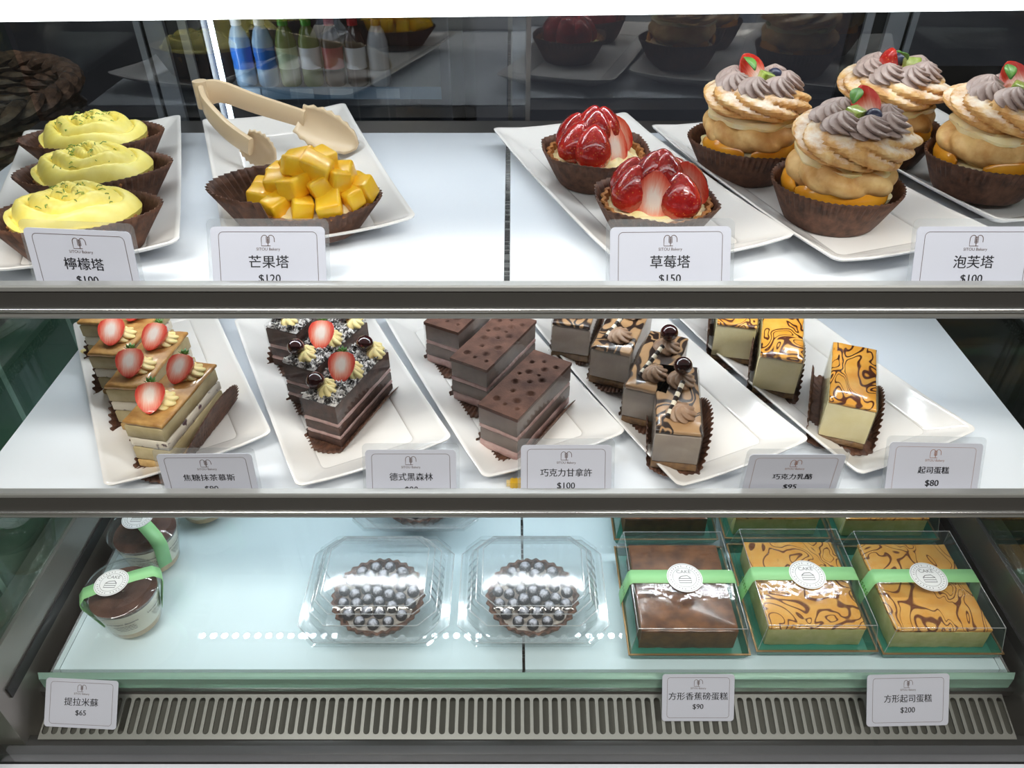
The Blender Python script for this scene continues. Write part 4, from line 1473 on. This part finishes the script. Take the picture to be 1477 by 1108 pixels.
def dessert_cup(u, v, label, rz, scale=1.0):
    p = at(u, v, ZB)
    o = thing('dessert_cup', label, 'dessert cup', (p.x, p.y, ZB), rz, 'dessert cups on the lowest shelf')
    o.scale = (scale,) * 3
    r0, r1, h = .026, .0345, .050
    rad = lambda z: r0 + (r1 - r0) * z / h
    MB().lathe([(.001, .0006), (r0 - .002, .0006), (r0, .003), (r1, h), (r1 + .0022, h + .0006), (r1 + .0022, h + .0028)], 48).build('clear_cup', M_['plastic'], o)
    MB().lathe([(.001, .0015), (r0 - .0012, .0015), (rad(.010) - .0009, .0100), (.001, .0100)], 40).build('sponge_layer', M_['tiramisu_sponge'], o)
    MB().lathe([(.001, .0101), (rad(.010) - .0009, .0101), (rad(.044) - .0009, .0440), (.001, .0440)], 40).build('cream_layer', M_['tiramisu_cream'], o)
    MB().lathe([(rad(.044) - .001, .0441), (rad(.046) - .001, .0462), (.02, .0470), (.001, .0472)], 40).build('cocoa_top', M_['cocoa'], o)
    MB().lathe([(r1 + .0030, h - .001), (r1 + .0034, h + .0035), (r1 + .0010, h + .0048), (r1 - .002, h + .0105), (r1 - .006, h + .0122), (.001, h + .0126)], 48).build('clear_lid', M_['plastic'], o)
    # strap over the lid
    R = []
    wd = .0075
    path = [(-(r0 + .0022), .012), (-(r1 + .0042), h - .001), (-(r1 + .004), h + .0045), (-(r1 - .002), h + .0118), (-.016, h + .0135), (0, h + .0137), (.016, h + .0135), (r1 - .002, h + .0118), (r1 + .004, h + .0045), (r1 + .0042, h - .001), (r0 + .0022, .012)]
    for x, z in path: R.append([(x, -wd, z), (x, wd, z)])
    MB().rings(R, close=False).build('green_strap', M_['green_band'], o, solid=.0003)
    sticker(o, T(-.006, 0, h + .0141) @ RZ(-rz), .0165)
    # printed lines on the wall
    def wrap(mb, z, a0):
        out = MB()
        out.f, out.mi = mb.f, mb.mi
        for x, y, _ in mb.v:
            zz = z + y
            R_ = rad(zz) + .0006
            a = a0 + x / R_
            out.v.append((R_ * cos(a), R_ * sin(a), zz))
        return out
    for a0 in (-pi / 2 - rz + .25, -pi / 2 - rz + 1.5):
        wrap(embolden(text_mb('Les topos desserts', .0042, .030), .00008), .034, a0).build('printed_text', M_['stick_dark'], o)
        for q, (xs, xe) in enumerate(((-.0105, .0095), (-.0095, .0108), (-.0082, .0112), (-.006, .0105))):
            ln = MB()                                # print too small to read: broken dark strokes
            x, k = xs, q
            while x < xe:
                x2 = min(xe, x + .0022 + .0016 * ((k * 7) % 5) / 4)
                for h_ in range(4):
                    xa, xb = x + (x2 - x) * h_ / 4, x + (x2 - x) * (h_ + 1) / 4
                    ribbon(ln, [(xa, 0), (xb, 0)], .0008, 0)
                x, k = x2 + .0006, k + 1
            wrap(ln, .0288 - .0026 * q, a0).build('small_print', M_['stick_dark'], o)
    return o


dessert_cup(197, 893, 'clear dessert cup nearest the glass, with a round cake sticker on its lid', -.45 + .9)
dessert_cup(226, 806, 'clear dessert cup behind the nearest one', -.75)
dessert_cup(298, 735, 'clear dessert cup farthest back, mostly hidden by the rail', -.4)

# ------------------------------------------------------------------ blueberry tarts in clamshell boxes
def octring(hx, hy, ch, z, n=10, rib=0, nr=8):
    """chamfered square with sides of n steps; rib pushes alternate groups of points outward"""
    P = [(-hx + ch, -hy), (hx - ch, -hy), (hx, -hy + ch), (hx, hy - ch), (hx - ch, hy), (-hx + ch, hy), (-hx, hy - ch), (-hx, -hy + ch)]
    out = []
    for i in range(8):
        a, b = Vector(P[i]), Vector(P[(i + 1) % 8])
        d = (b - a).normalized()
        nn = Vector((d.y, -d.x))
        m = n * 3 if i % 2 == 0 else n
        for k in range(m):
            q = a + (b - a) * k / m
            if rib and i % 2 == 0 and m * .08 < k < m * .92: q = q + nn * (rib if (k // 2) % 2 else -rib)
            out.append((q.x, q.y, z))
    return out


def clamshell(x, y, label, seed):
    o = thing('blueberry_tart_box', label, 'pastry box', (x, y, ZB), 0, 'clamshell boxes on the lowest shelf')
    h = .073
    rb = .0018
    MB().rings([octring(.050, .042, .014, .0006), octring(.056, .048, .016, .001), octring(.062, .054, .017, .012, rib=rb), octring(.066, .058, .018, .026, rib=rb), octring(.0765, .066, .020, .0262), octring(.0765, .066, .020, .0245)], True).build('clear_base', M_['rib'], o)
    MB().rings([octring(.0765, .066, .020, .0272), octring(.068, .060, .018, .0275), octring(.066, .058, .018, .034, rib=rb), octring(.060, .052, .0165, .048, rib=rb), octring(.056, .048, .0155, .0545), octring(.052, .044, .0145, .0565), octring(.051, .043, .0145, .0552), octring(.044, .036, .013, .0556)], False, True).build('clear_lid', M_['rib'], o)
    le = MB()  # thin whitish tubes added as highlights along the moulded edges
    for hx, hy, c_, z in ((.0765, .066, .020, .0272), (.058, .050, .016, .0515), (.052, .044, .0145, .0566), (.064, .056, .0175, .041)):
        le.tube(octring(hx, hy, c_, z, 1), .0006, 6, closed=True)
    le.build('moulded_edge_glint', M_['edge'], o)
    MB().rings([octring(.073, .066, .020, .0268), octring(.073, .071, .016, .0274), octring(.070, .071, .016, .029), octring(.070, .064, .019, .0280)], close=True).build('hinge_flange', M_['plastic'], o)
    shell = shell_mb(.0485, .024, 30, 1.0, .0016, .006, seed)
    shell.build('pastry_shell', M_['dark_crust'], o, T(0, -.008, 0))
    swirl_mb(.041, .041, .004, 9, .5, .6, seed=seed).build('cream_filling', M_['dusted_cream'], o, T(0, -.008, .0205))
    rnd = random.Random(seed)
    for cnt, R, z in ((15, .0365, .0265), (11, .0245, .0290), (6, .0125, .0310), (1, 0, .032)):
        for k in range(cnt):
            a = 2 * pi * k / cnt + R * 60
            s = rnd.uniform(.0058, .0068)
            MB().ell((0, 0, 0), (s, s, s * .92), 16, 10).build('blueberry', M_['sugar_berry'], o, T(R * cos(a), R * sin(a) - .008, z + rnd.uniform(-.001, .001)) @ RZ(rnd.uniform(0, 6)))
    return o


clamshell(-.1405, .518, 'clear clamshell box with sugared blueberry tart nearer the dessert cups', 3)
clamshell(.0215, .518, 'clear clamshell box with sugared blueberry tart over the shelf joint', 7)
clamshell(-.112, .668, 'clear clamshell box behind the two front ones, hidden by the rail', 9)

# ------------------------------------------------------------------ boxed square cakes
def cake_box(xl, yf, w, d, label, kind, seed, sk=0):
    o = thing('boxed_square_cake', label, 'boxed cake', (xl + w / 2, yf, ZB), 0, 'square cake boxes on the lowest shelf')
    t = MB()
    hw = w / 2
    zr = .011
    def rect(ins, z, s=0): return [(-hw + ins, ins, z), (hw - ins, ins, z), (hw - ins, d - ins, z), (-hw + ins, d - ins, z)]
    t.rings([rect(.004, .0006), rect(.0005, zr), rect(.0015, zr), rect(.005, .0016)], True, True)
    t.build('card_tray', M_['teal_tray'], o, sharp=20)
    gr = MB()
    gr.rings([rect(0, zr), rect(-.0002, zr + .0012), rect(.0016, zr + .0012), rect(.0016, zr)], close=True)
    gr.build('tray_rim', M_['gold_rim'], o, sharp=20)
    lid = MB()
    lid.rings([rect(.0018, zr + .0005), rect(.0065, .043), rect(.0085, .0455), rect(.012, .046)], False, True)
    lid.build('clear_lid', M_['lid'], o, sharp=60)
    le = MB()  # whitish tubes added to draw the highlight lines of the lid
    lower, upper = rect(.0018, zr + .0008), rect(.0075, .0450)
    for k in range(4):
        le.tube([upper[k], upper[(k + 1) % 4]], .00045, 6)
        le.tube([lower[k], upper[k]], .00035, 6)
    le.build('lid_edge_glint', M_['edge'], o)
    cw, cd, ch_ = w - .026, d - .030, .0335
    c = MB()
    rnd = random.Random(seed)
    def per(ins, z, wob=.0006):
        out = []
        n = 14
        P = [(-cw / 2 + ins, .014 + ins), (cw / 2 - ins, .014 + ins), (cw / 2 - ins, .014 + cd - ins), (-cw / 2 + ins, .014 + cd - ins)]
        for i in range(4):
            a, b = P[i], P[(i + 1) % 4]
            for k in range(n): out.append((a[0] + (b[0] - a[0]) * k / n + rnd.uniform(-wob, wob), a[1] + (b[1] - a[1]) * k / n + rnd.uniform(-wob, wob), z))
        return out
    side, top = ('banana_cake', 'banana_top') if kind == 'b' else ('green_lit_cake', 'orange_box')
    c.rings([per(.001, .002), per(0, .004), per(0, ch_ - .0045)], True, True)
    c.build('cake_body', M_[side], o, sharp=50)
    tp = MB()
    tp.rings([per(-.0002, ch_ - .0044, .0003), per(-.0004, ch_ - .0012, .0003), per(.0012, ch_, .0003)], True, True)
    tp.build('cake_top', M_[top], o, sharp=50)
    # paper band across the lid
    yb, wd = d * .50, .0085
    def bx(z): return .0015 + .0048 * (z - zr) / (.043 - zr)
    R = []
    for x, z in ((-hw - .0006, .006), (-hw - .0004, zr + .002), (-hw + bx(.043) - .0008, .0432), (-hw + .0085, .0466), (hw - .0085, .0466), (hw - bx(.043) + .0008, .0432), (hw + .0004, zr + .002), (hw + .0006, .006)):
        R.append([(x, yb - wd, z), (x, yb + wd, z)])
    bnd = MB().rings(R, close=False).build('green_band', M_['green_band'], o, sharp=20, solid=.0003)
    dk = MB()
    for q in range(5):
        for e_ in (-.0014, .0014):
            ribbon(dk, [(-.0095 + q * .0042, e_), (-.0072 + q * .0042, e_ + .0008)], .0016, 0)
    dk.build('band_print', M_['leaf'], bnd, T(-hw + .0016, yb, .028) @ RZ(-pi / 2) @ RX(radians(82)) @ T(0, 0, .0006))
    sticker(o, T(.002, yb - .002, .0472), .0185)
    return o


cake_box(.1165, .448, .1225, .140, 'brown banana cake in clear lidded tray with green band, front row beside the blueberry tart', 'b', 1)
cake_box(.2455, .452, .1225, .140, 'orange marbled boxed cake, front row between the brown banana cake and the end box', 'o', 2)
cake_box(.3715, .449, .1215, .140, 'orange marbled cake in clear lidded tray, front row at the end of the shelf', 'o', 3)
cake_box(.1175, .598, .1205, .140, 'brown banana cake in clear lidded tray, rear row half hidden by the rail', 'b', 4)
cake_box(.2455, .600, .1225, .140, 'orange marbled cake in clear lidded tray, rear row behind the front middle box', 'o', 5)
cake_box(.3725, .598, .1205, .140, 'orange marbled cake in clear lidded tray, rear row behind the end box', 'o', 6)
